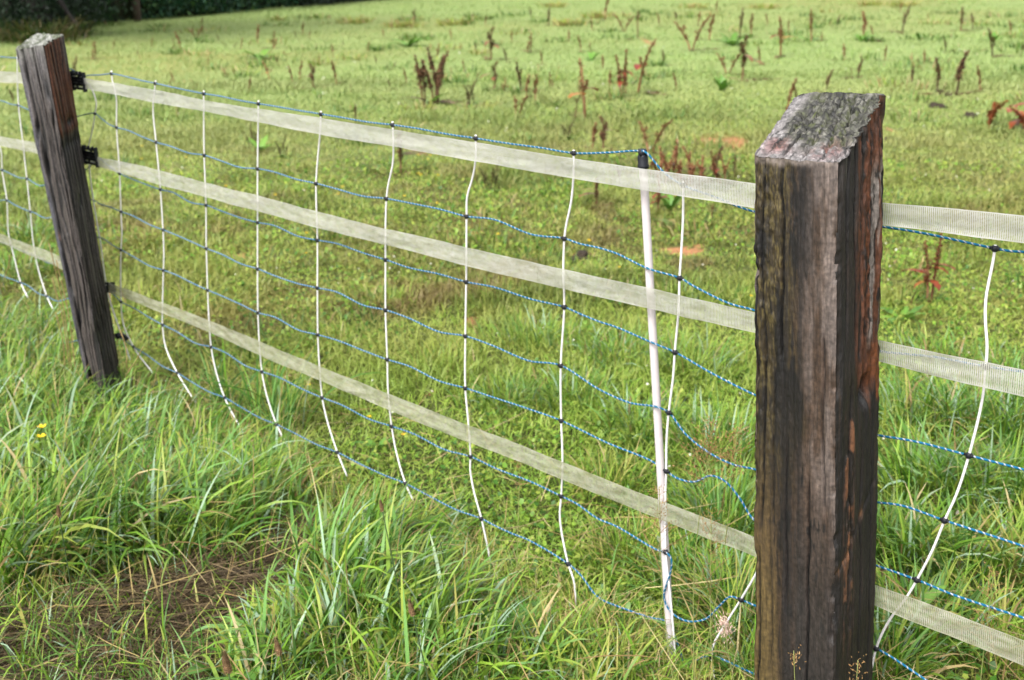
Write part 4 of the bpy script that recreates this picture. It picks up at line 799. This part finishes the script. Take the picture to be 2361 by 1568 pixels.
for b0, b1, bl in BANDS:
    sel = sorted([d for d in DOCKS if b0 <= d[1] < b1 and (d[0], d[1]) not in SPECIAL]); cnt = {}
    for bx, by, h_, kd in sel: cnt[kd] = cnt.get(kd, 0) + 1
    idx = {}
    for bx, by, h_, kd in sel:
        idx[kd] = idx.get(kd, 0) + 1
        lab = KINDS[kd][0] + ((', ' + ORD[idx[kd] - 1] + ' from left,') if cnt[kd] > 1 else '') + ' ' + bl
        SPECIAL[(bx, by)] = lab
for bx, by, h_, kd in DOCKS:
    o = protos[kd] if kd not in used else copy_tree(protos[kd]); used.add(kd)
    P = gp(bx, by); P = gp(bx, by, float(gz(P[0], P[1]))); hm = z_at(P, by - h_) - P[2]
    o.location = P; o.rotation_euler = (0, 0, random.uniform(0, 6.28)); w_ = 1.3 if kd in 'm' else (1.2 if kd in 'gf' else 2.3 if kd == 'n' else (1.4 if kd in 'ke' else min(2.1, max(1.35, 1.0 / hm))))
    o.scale = (hm * w_ * 1.2, hm * w_ * 1.2, hm)
    tag(o, SPECIAL[(bx, by)], 'dock plant', 'dried dock plants scattered over the meadow')

# low leafy weeds in the field
def rosette(name, root, n, l0, l1, w0, w1, pal, seed, th=(.5, 1.15), wav=.06, parent_parts=True):
    r_ = random.Random(seed); o = empty(name, root)
    for k in range(n):
        mb = MB(); c = np.array(r_.choice(pal)) * r_.uniform(.85, 1.2); a = 6.283 * (k + r_.random() * .7) / n
        leaf_geo(mb, (math.sin(a) * .01, math.cos(a) * .01, 0), a, r_.uniform(l0, l1), r_.uniform(w0, w1), r_.uniform(*th), r_.uniform(.3, .9), c, wav=wav, seg=8); mb.build('leaf', M_LEAF, o)
    return o
BRT = [(.10, .22, .03), (.13, .25, .04), (.085, .185, .025)]
for (x, y, n, l_, w_, th, lab) in [(600, 141, 9, .45, .13, (.8, 1.3), 'spreading green dock rosette in front of the dark hedge'), (943, 109, 10, .5, .14, (.8, 1.3), 'wide flat green dock rosette high above the middle of the top tape'),
        (1688, 108, 10, .45, .13, (.6, 1.2), 'broad green dock rosette below the photo\'s top edge left of the near post'), (1664, 214, 14, .24, .07, (.1, .8), 'small bushy bright green plant left of the near post\'s top'),
        (1365, 138, 7, .3, .09, (.7, 1.3), 'lime green rosette above and left of the white stake'), (2120, 92, 6, .25, .08, (.5, 1.1), 'little green rosette at the upper right of the photo'),
        (1985, 97, 6, .28, .07, (.3, 1.), 'leafy green plant behind the top right of the near post'), (2290, 96, 7, .28, .1, (.6, 1.2), 'bright green rosette near the upper right corner'),
        (600, 352, 8, .2, .06, (.4, 1.1), 'dark leafy plant behind the left part of the top tape'), (1340, 765, 6, .11, .035, (.7, 1.2), 'lime dock leaves lying between middle tape and bottom tape'),
        (2080, 745, 7, .13, .04, (.5, 1.2), 'small dull green rosette at the foot of the red leaved dock'), (1545, 488, 8, .2, .06, (.3, 1.1), 'green leafy plant beneath the top tape beside the white stake'), (640, 1045, 6, .09, .03, (.5, 1.1), 'low leafy plant by the bottom rope left of the middle')]:
    P = gp(x, y); P[2] = gz(P[0], P[1]); tag(rosette('leafy_weed', P, n, l_ * .6, l_, w_ * .7, w_, BRT if 'dark' not in lab and 'dull' not in lab else GREEN, x, th), lab, 'weed', 'leafy weeds in the meadow')
# dark clods and cow-pat-like lumps on the turf
for (x, y, s_, lab) in [(1437, 170, .09, 'dark clod of earth lying in the field above the white stake'), (1330, 300, .06, 'small dark clod just left of the tall leaning dock'), (2160, 246, .09, 'dark clod right of the near post\'s top by a dock stalk'), (2238, 268, .07, 'dark clod of earth halfway to the right photo edge'), (1325, 285, .05, 'flat dark lump by the thin bare dock stem'), (2050, 330, .06, 'small dark clump of earth beside the near post\'s shoulder'), (1340, 598, .06, 'dark clod showing between the upper two tapes'), (1285, 740, .05, 'dark clod under the middle tape')]:
    P = gp(x, y); P[2] = gz(P[0], P[1]); g_ = np.linspace(0, np.pi / 2, 7); V, q = lathe([(s_ * math.cos(a) + 1e-4, s_ * .75 * math.sin(a) - .01) for a in g_], 18)
    V = V * (1 + (fbm(V * 38 + P, 4, 5)[:, None] - .5) * [1.7, 1.7, 1.5]); tag(build('earth_clod', V, q, mat=principled('clod_soil', (.035, .026, .018), .9, .2, bump=(60, .01))), lab, 'clod', 'dark clods of earth in the field').location = P

# buttercups
def buttercup(P, hm, r, label):
    o = empty('buttercup', P); V, q, t = tube(smooth_path([(0, 0, 0), (.01, .0, hm * .5), (.0, .01, hm)], .02), .0012, 5); build('stem', V, q, t, M_STEM, (.10, .16, .03), o)
    tilt = random.uniform(0, 6.28)
    mb = MB()
    for k in range(5):
        a = k * 1.2566 + tilt; d_ = np.array([math.sin(a), math.cos(a), 0]); s_ = np.array([d_[1], -d_[0], 0]); z_ = np.array([0, 0, 1.]); c0 = np.array([0, .01, hm])
        mb.add([c0, c0 + d_ * r * .5 - s_ * r * .36 + z_ * r * .22, c0 + d_ * r - s_ * r * .3 + z_ * r * .5, c0 + d_ * r * 1.05 + z_ * r * .5, c0 + d_ * r + s_ * r * .3 + z_ * r * .5, c0 + d_ * r * .5 + s_ * r * .36 + z_ * r * .22], [[0, 1, 2, 3], [0, 3, 4, 5]], col=(.72, .48, .012))
    mb.build('petals', M_PETAL, o); return tag(o, label, 'flower', 'yellow buttercups')
for x, y, lab in ((97, 986, 'yellow buttercup in the tall verge grass, upper flower of the pair at left'), (96, 1008, 'yellow buttercup in the tall verge grass, lower flower of the pair at left')):
    P = gp(x, y, .33 if y < 1000 else .325); zg = float(gz(P[0], P[1])); buttercup((P[0], P[1] - .01, zg), P[2] - zg, .012, lab)
for x, y in [(965, 361), (992, 363), (1007, 361), (987, 372), (372, 294), (326, 336), (325, 367), (429, 364), (634, 450), (789, 431), (779, 446), (707, 536), (970, 407), (1010, 409), (965, 402), (932, 454), (1007, 469), (1148, 546), (705, 584), (1428, 620), (1359, 558), (1733, 681), (711, 893), (851, 965), (929, 1003), (520, 432), (1560, 455)]:
    P = gp(x, y, .07); zg = float(gz(P[0], P[1])); buttercup((P[0], P[1], zg), min(.07, .02 + .018 * P[1]), .0075 if y > 560 else .0115, 'tiny yellow buttercup dotted in the turf behind the net')

# ------------------------------------------------------------------ verge plants: ribwort plantains, grasses in seed, broad leaves
def plantain(head_xy, foot_xy, off, hl, label, droop=None):
    H = gp(*head_xy, off); off = fence_off(H[0], H[1]); Fp = fp(*foot_xy, off); zg = float(gz(Fp[0], Fp[1])); Fp = Fp + (Fp - H) * ((Fp[2] - zg) / max(.02, H[2] - Fp[2]))
    o = empty('ribwort_plantain', Fp); h = H - Fp; pts = [(0, 0, 0), h * .5 + np.array([.006, .004, 0]), h] if droop is None else [(0, 0, 0), fp(*droop[0], off) - Fp, fp(*droop[1], off) - Fp, h]
    p_ = smooth_path(pts, .015); V, q, t = tube(p_, .0013, 6); build('stem', V, q, t, M_STEM, (.045, .075, .025), o)
    ax_ = p_[-1] - p_[-3]; ax_ /= np.linalg.norm(ax_); mb = MB(); r = hl * .125
    V, q = lathe([(1e-4, -.0), (r * .8, hl * .08), (r, hl * .3), (r * .85, hl * .7), (r * .4, hl * .93), (1e-4, hl)], 10, ax_, h); mb.add(V, q, col=(.16, .10, .05))
    for k in range(190):
        t_ = random.random(); a = random.uniform(0, 6.28); e = hl * .045; rad = r * (1 - max(0, t_ - .35) * .9); x_ = np.cross(ax_, [.3, .9, .1]); x_ /= np.linalg.norm(x_); y_ = np.cross(ax_, x_)
        d_ = math.cos(a) * x_ + math.sin(a) * y_; s_ = -math.sin(a) * x_ + math.cos(a) * y_; c0 = h + ax_ * hl * (.04 + .92 * t_) + d_ * rad
        mb.add([c0 - s_ * e, c0 - ax_ * e, c0 + s_ * e, c0 + ax_ * e * 1.2 + d_ * e * 1.3], [[0, 1, 2, 3]], col=np.array([(.40, .26, .14), (.28, .18, .095), (.12, .11, .04)][0 if t_ < .4 else (1 if t_ < .7 else 2)]) * random.uniform(.7, 1.3))
    mb.build('seed_head', M_DRY, o, smooth=False); return tag(o, label, 'plantain', 'ribwort plantains in the verge')
plantain((882, 1180), (944, 1568), .36, .029, 'plantain on a long dark stem standing taller than its neighbours')
plantain((952, 1420), (986, 1600), .36, .034, 'plantain with brown head in the grass below the tallest one')
plantain((645, 1512), (662, 1600), .34, .037, 'plantain with pointed brown head at the photo\'s bottom edge')
plantain((527, 1553), (540, 1640), .30, .047, 'plantain with large brown head leaning left beside the trampled grass')
plantain((1026, 1306), (985, 1420), .16, .03, 'plantain with a nodding pale stem left of the middle strut', ((1000, 1330), (1012, 1246)))
plantain((137, 1192), (165, 1440), .40, .029, 'plantain with thin dark stem in the tall grass at far left')

def panicle(name, foot, top_, nb, spread, hl, cols, label, cat, fluff=1., seed=0, stemcol=(.20, .22, .07)):
    """a grass stem whose seed head branches into fine twigs with small spikelets"""
    r_ = random.Random(seed); o = empty(name, foot); h = np.asarray(top_) - np.asarray(foot); p_ = smooth_path([(0, 0, 0), h * .5 + np.array([r_.uniform(-.02, .02), r_.uniform(-.02, .02), 0]), h], .02)
    V, q, t = tube(p_, np.linspace(.0012, .0006, len(p_)), 5); build('stem', V, q, t, M_STEM, stemcol, o); mb = MB(); al = arclen(p_); Lt = al[-1]
    for k in range(nb):
        t_ = Lt - hl * r_.random(); i = min(int(np.searchsorted(al, t_)), len(p_) - 1); a = r_.uniform(0, 6.28); ll = spread * r_.uniform(.4, 1) * (.35 + .65 * (Lt - t_) / hl); el = r_.uniform(.5, 1.25)
        e_ = p_[i] + np.array([math.sin(a) * math.sin(el), math.cos(a) * math.sin(el), math.cos(el)]) * ll; V, q, t = tube(smooth_path([p_[i], (p_[i] + e_) / 2 + np.array([0, 0, ll * .08]), e_], .012), .00035, 4, cap=False); mb.add(V, q, col=cols[0])
        for s_ in range(r_.randint(4, 9)):
            u = r_.uniform(.35, 1); c0 = p_[i] + (e_ - p_[i]) * u + np.array([r_.gauss(0, 1), r_.gauss(0, 1), r_.gauss(0, .8)]) * .007 * fluff; d_ = np.array([r_.gauss(0, .7), r_.gauss(0, .7), r_.uniform(-.1, 1)]) + (e_ - p_[i]) / ll; d_ /= np.linalg.norm(d_); x_ = np.cross(d_, [.5, .2, .7]); x_ /= np.linalg.norm(x_); y_ = np.cross(d_, x_); le = r_.uniform(.004, .0075) * fluff; wd = le * .17
            mb.add([c0, c0 + d_ * le * .4 + x_ * wd, c0 + d_ * le * .4 - x_ * wd * .5 + y_ * wd, c0 + d_ * le * .4 - x_ * wd * .5 - y_ * wd, c0 + d_ * le], t=[[0, 1, 2], [0, 2, 3], [0, 3, 1], [4, 2, 1], [4, 3, 2], [4, 1, 3]], col=np.array(r_.choice(cols)) * r_.uniform(.8, 1.2))
    mb.build('seed_head', M_DRY, o, smooth=False); return tag(o, label, cat, 'flowering grasses around the near post')
GOLD = [(.25, .15, .06), (.32, .21, .09), (.20, .115, .045)]; PINK = [(.52, .37, .30), (.6, .45, .36), (.45, .30, .24)]
def at_foot(x, y, off):
    P = fp(x, y, off); P[2] = float(gz(P[0], P[1])); return P
panicle('bent_grass', at_foot(1612, 1400, .10), fp(1640, 985, .10), 46, .085, .16, GOLD, 'feathery golden grass head between the white stake and the near post', 'grass', seed=1)
panicle('bent_grass', at_foot(1600, 1400, .13), fp(1700, 1000, .11), 26, .07, .13, GOLD, 'golden grass head leaning right against the near post', 'grass', seed=2)
panicle('bent_grass', at_foot(1565, 1500, .12), fp(1520, 1120, .10), 30, .07, .16, GOLD, 'wispy golden grass in front of the white stake and lowest tape', 'grass', fluff=.8, seed=3)
panicle('bent_grass', at_foot(1665, 1520, .14), fp(1640, 1185, .12), 34, .08, .18, GOLD, 'wispy grass spreading over the lowest tape left of the near post', 'grass', fluff=.7, seed=4)
panicle('fog_grass', at_foot(1720, 1640, .16), fp(1668, 1440, .16), 30, .022, .045, PINK, 'fluffy pinkish seed head low beside the near post\'s left edge', 'grass', fluff=1., seed=5)
panicle('bent_grass', at_foot(1845, 1700, .34), fp(1830, 1500, .32), 4, .025, .06, GOLD, 'few golden spikelets in front of the near post\'s foot, left one', 'grass', seed=6)
panicle('bent_grass', at_foot(1985, 1700, .30), fp(1978, 1522, .28), 6, .022, .06, GOLD, 'golden spikelets at the right corner of the near post\'s foot', 'grass', seed=7)
panicle('bent_grass', at_foot(2330, 1568, .05), fp(2290, 1330, .0), 22, .06, .14, GOLD, 'golden grass head behind the lowest tape at the right edge', 'grass', fluff=.8, seed=8)
panicle('bent_grass', at_foot(1190, 1290, .02), fp(1200, 1060, -.05), 14, .02, .09, GOLD, 'slender straw coloured grass spike beneath the middle of the lowest tape', 'grass', seed=9)
# tall dry straws beside the far post
o = empty('dry_straws', gp(165, 870))
for k, (x0, y0, x1, y1) in enumerate(((165, 850, 113, 560), (175, 860, 130, 600), (160, 850, 120, 640), (150, 860, 128, 720), (10, 640, 22, 588), (288, 870, 330, 800), (292, 850, 276, 760))):
    a_, b_ = fp(x0, y0, .22) - np.array(o.location), fp(x1, y1, .22) - np.array(o.location); V, q, t = tube(smooth_path([a_, (a_ + b_) / 2 + np.array([.01, 0, .01]), b_], .03), .0017, 5); build('stalk', V, q, t, M_DRY, np.array((.33, .235, .10)) * random.uniform(.8, 1.2), o)
tag(o, 'tall tan dry straws standing against the far post\'s left side', 'dry grass')
# broad leaves at the bottom edge
for (x, y, n, l0, l1, w_, th, pal, lab, wav) in [(540, 1560, 8, .12, .2, .07, (.4, 1.2), [(.11, .24, .04), (.09, .2, .035)], 'broad green dock leaves at the bottom left beside the trampled grass', .05), (700, 1575, 6, .05, .08, .05, (.4, 1.1), BRT, 'small bright green nettle leaves at the bottom edge left of the tall plantain', .12),
        (1110, 1490, 7, .14, .24, .035, (.5, 1.2), [(.07, .15, .03), (.09, .18, .04)], 'ribbed dark plantain leaves at the bottom middle', .03), (1110, 1566, 8, .04, .07, .045, (.6, 1.2), BRT, 'toothed green leaf cluster at the bottom middle edge', .15),
        (2060, 1460, 6, .1, .16, .05, (.3, 1.1), BRT, 'broad leaved weed right of the near post\'s foot', .05), (2120, 1120, 9, .12, .22, .028, (.1, .8), BRT, 'upright lush broad leaves between the ropes right of the near post', .05), (2190, 960, 8, .1, .18, .026, (.1, .8), BRT, 'tall bright leaves under the middle tape at the right', .05), (2095, 1280, 8, .1, .18, .028, (.1, .9), BRT, 'upright broad leaves low to the right of the near post', .05),
        (75, 1330, 7, .08, .13, .06, (.5, 1.2), GREEN, 'dark lobed leaves in shade beneath the tall grass at far left', .12), (1450, 1180, 6, .05, .08, .025, (.4, 1.1), BRT, 'leafy weed under the lowest tape near the white stake', .05), (870, 1035, 5, .05, .08, .025, (.5, 1.2), BRT, 'leafy weed between bottom tape and lowest rope', .05)]:
    P = gp(x, y); P[2] = gz(P[0], P[1]); tag(rosette('broadleaf_plant', P, n, l0, l1, w_ * .7, w_, pal, x + y, th, wav), lab, 'weed', 'broad leaved plants in the long grass')
P = gp(1050, 1500); P[2] = gz(P[0], P[1]) + .03; o = empty('dead_leaf', P); mb = MB(); leaf_geo(mb, (0, 0, 0), R(40), .12, .035, .5, 1.6, (.07, .045, .035), wav=.2, fold=.7); mb.build('blade', M_DRY, o); tag(o, 'curled dark brown dead leaf in the grass at the bottom middle', 'dead leaf')

# ------------------------------------------------------------------ hedge and tree along the far left edge of the field
HA, HB = gp(160, 62), gp(590, 26); HD = (HB - HA)[:2]; HD = np.array([*(HD / np.linalg.norm(HD)), 0]); HN = np.array([-HD[1], HD[0], 0])
def leaf_cloud(pts, s0, s1, pal, jit=.35):
    n = len(pts); s_ = rng.uniform(s0, s1, n); d1 = rng.normal(size=(n, 3)); d1 /= np.linalg.norm(d1, axis=1)[:, None]; d2 = np.cross(d1, rng.normal(size=(n, 3))); d2 /= np.linalg.norm(d2, axis=1)[:, None]
    V = np.stack([pts - d1 * s_[:, None] * .5, pts + d2 * s_[:, None] * .28, pts + d1 * s_[:, None] * .5, pts - d2 * s_[:, None] * .28], 1).reshape(-1, 3)
    c = np.asarray(pal)[rng.integers(0, len(pal), n)] * rng.uniform(1 - jit, 1 + jit, (n, 1)); return V, np.arange(4 * n).reshape(-1, 4), np.repeat(c, 4, 0)
def hedge(a0, a1, hgt, pal, label, seed):
    o = empty('hedge', HA + HD * (a0 + a1) / 2); L_ = a1 - a0; n = int(4200 * L_ ** .8); u = rng.uniform(a0, a1, n); h = hgt * rng.random(n) ** .85; bul = (n2(u, h, .8, seed) - .5) * .7
    dpt = rng.random(n) ** 2 * .55 * np.where(rng.random(n) < .12, -1, 1); dpt = dpt + .15 - bul * 1.; tp = rng.random(n) < .12; h = np.where(tp, hgt + rng.normal(0, .08, n), h); dpt = np.where(tp, rng.uniform(.1, 1.4, n), dpt)
    keep = n2(u, h, 2.2, seed + 3) > .3; P = (HA + HD * u[:, None] + HN * dpt[:, None]); P[:, 2] = h; P = P[keep] - np.array(o.location)
    V, q, c = leaf_cloud(P, .07, .17, pal); build('foliage', V, q, mat=M_LEAF, col=c, parent=o, smooth=False)
    V, q = box(HN * .95 + np.array([0, 0, hgt * .48]), L_ / 2 - .1, .55, hgt * .48, np.array([HD, HN, [0, 0, 1]])); V2 = V.copy(); build('branches', V2, q, mat=M_STEM, col=(.012, .014, .008), parent=o)
    return tag(o, label, 'hedge', 'sections of the dark hedge behind the field')
HPX = lambda x: float(((gp(x, 62 - (x - 160) * 36 / 430) - HA) @ HD))
u1, u2 = HPX(303), HPX(346)
hedge(-14, u1, 3.4, [(.020, .060, .018), (.030, .080, .022), (.014, .042, .014)], 'dark green clipped hedge section behind the far post and tree', 91)
hedge(u2, u2 + 8.5, 3.4, [(.018, .070, .034), (.024, .085, .040), (.05, .11, .03)], 'bluish green hedge section right of the narrow gap with a stake', 92)
hedge(u2 + 8.6, u2 + 24, 3.4, [(.022, .040, .028), (.03, .05, .034)], 'darkest hedge section along the photo\'s top edge', 93)
o = empty('hedge_stake', HA + HD * (u1 + .15) - HN * .1); V, q, t = tube([(0, 0, -.2), (.02, 0, 1.2), (.0, .02, 2.2)], [.11, .10, .09], 10); build('stake', V, q, t, M_STEM, (.085, .06, .055), o); tag(o, 'brownish stake standing in the narrow gap of the dark hedge', 'stake')

def tree(P, h, r, z0, trunks, pal, label, nleaf=26000, seed=0):
    o = empty('broadleaf_tree', P); mb = MB()
    for pts, r0 in trunks:
        p_ = smooth_path(pts, .3); V, q, t = tube(p_, np.linspace(r0, r0 * .35, len(p_)), 12); V = V + (fbm(V * 3, 3, seed)[:, None] - .5) * .12; mb.add(V, q, t, mixc(np.broadcast_to((.040, .033, .031), (len(V), 3)).copy(), (.018, .015, .013), sstep(.4, .6, fbm(V * [5, 5, 1.2], 3, 8))))  # bark darkened, shade of the crown put into its colour
    for k in range(12):
        a = random.uniform(0, 6.28); zz = random.uniform(z0 + .2, h * .6); p_ = smooth_path([(0, 0, zz * .8), (math.sin(a) * r * .4, math.cos(a) * r * .4, zz + .5), (math.sin(a) * r * .8, math.cos(a) * r * .8, zz + random.uniform(-.3, 1.2))], .4); V, q, t = tube(p_, np.linspace(.09, .02, len(p_)), 7); mb.add(V, q, t, (.10, .085, .075))
    mb.build('trunk', M_STEM, o)
    d_ = rng.normal(size=(nleaf, 3)); d_ /= np.linalg.norm(d_, axis=1)[:, None]; rad = rng.random(nleaf) ** .45; P_ = d_ * rad[:, None] * np.array([r, r, (h - z0) / 2]); P_[:, 2] += (h + z0) / 2
    P_ = P_[(fbm(P_ * .7, 3, seed + 3) > .44)]; V, q, c = leaf_cloud(P_, .1, .24, pal); build('crown', V, q, mat=M_LEAF, col=c, parent=o, smooth=False)
    return tag(o, label, 'tree')
TP = gp(90, 92)
tree(TP, 9.5, 5.2, 1.9, [([(0, 0, -.2), (.0, .1, 1.6), (-.1, 0, 4), (0, 0, 7)], .26), ([(-.5, .4, -.2), (-.75, .3, 1.), (-1.2, .2, 3.2)], .14), ([(.5, 0, -.1), (.15, 0, .9), (-.1, 0, 2.0)], .10), ([(1.0, .2, -.1), (.5, .1, .9), (-.2, 0, 1.9)], .07)], [(.03, .065, .02), (.02, .05, .016), (.045, .085, .025)], 'old tree with several pale trunks in the top left corner', seed=5)
tree(HA + HD * -5 + HN * 4.5, 10, 5.5, 2.2, [([(0, 0, -.2), (.1, 0, 3), (0, 0, 7)], .3)], [(.02, .05, .02), (.03, .06, .02)], 'dark leafy tree behind the hedge at the left photo edge', 16000, seed=9)
for sx_, sy_, sc_, lab_ in ((22, 72, 1., 'very dark shrub left of the pale tree trunks'), (128, 84, .62, 'low dark shrub at the foot of the tree, on its right'), (62, 92, .5, 'low dark undergrowth in front of the tree trunks')):
    o = empty('shrub', gp(sx_, sy_)); P_ = rng.normal(size=(9000, 3)); P_ /= np.linalg.norm(P_, axis=1)[:, None]; P_ = P_ * rng.random((9000, 1)) ** .4 * [2.0, 1.3, 1.5]; P_[:, 2] += 1.2; P_ = P_[(P_[:, 2] > 0) & (fbm(P_ * 1.2, 3, 7) > .43)]
    V, q, c = leaf_cloud(P_, .08, .18, [(.015, .03, .016), (.02, .045, .018)]); build('foliage', V, q, mat=M_LEAF, col=c, parent=o, smooth=False)
    V, q, t = tube([(0, 0, -.1), (.1, 0, .8), (0, .1, 1.8)], [.06, .05, .02], 7); build('stem', V, q, t, M_STEM, (.08, .06, .05), o); tag(o, lab_, 'shrub').scale = (sc_, sc_, sc_)
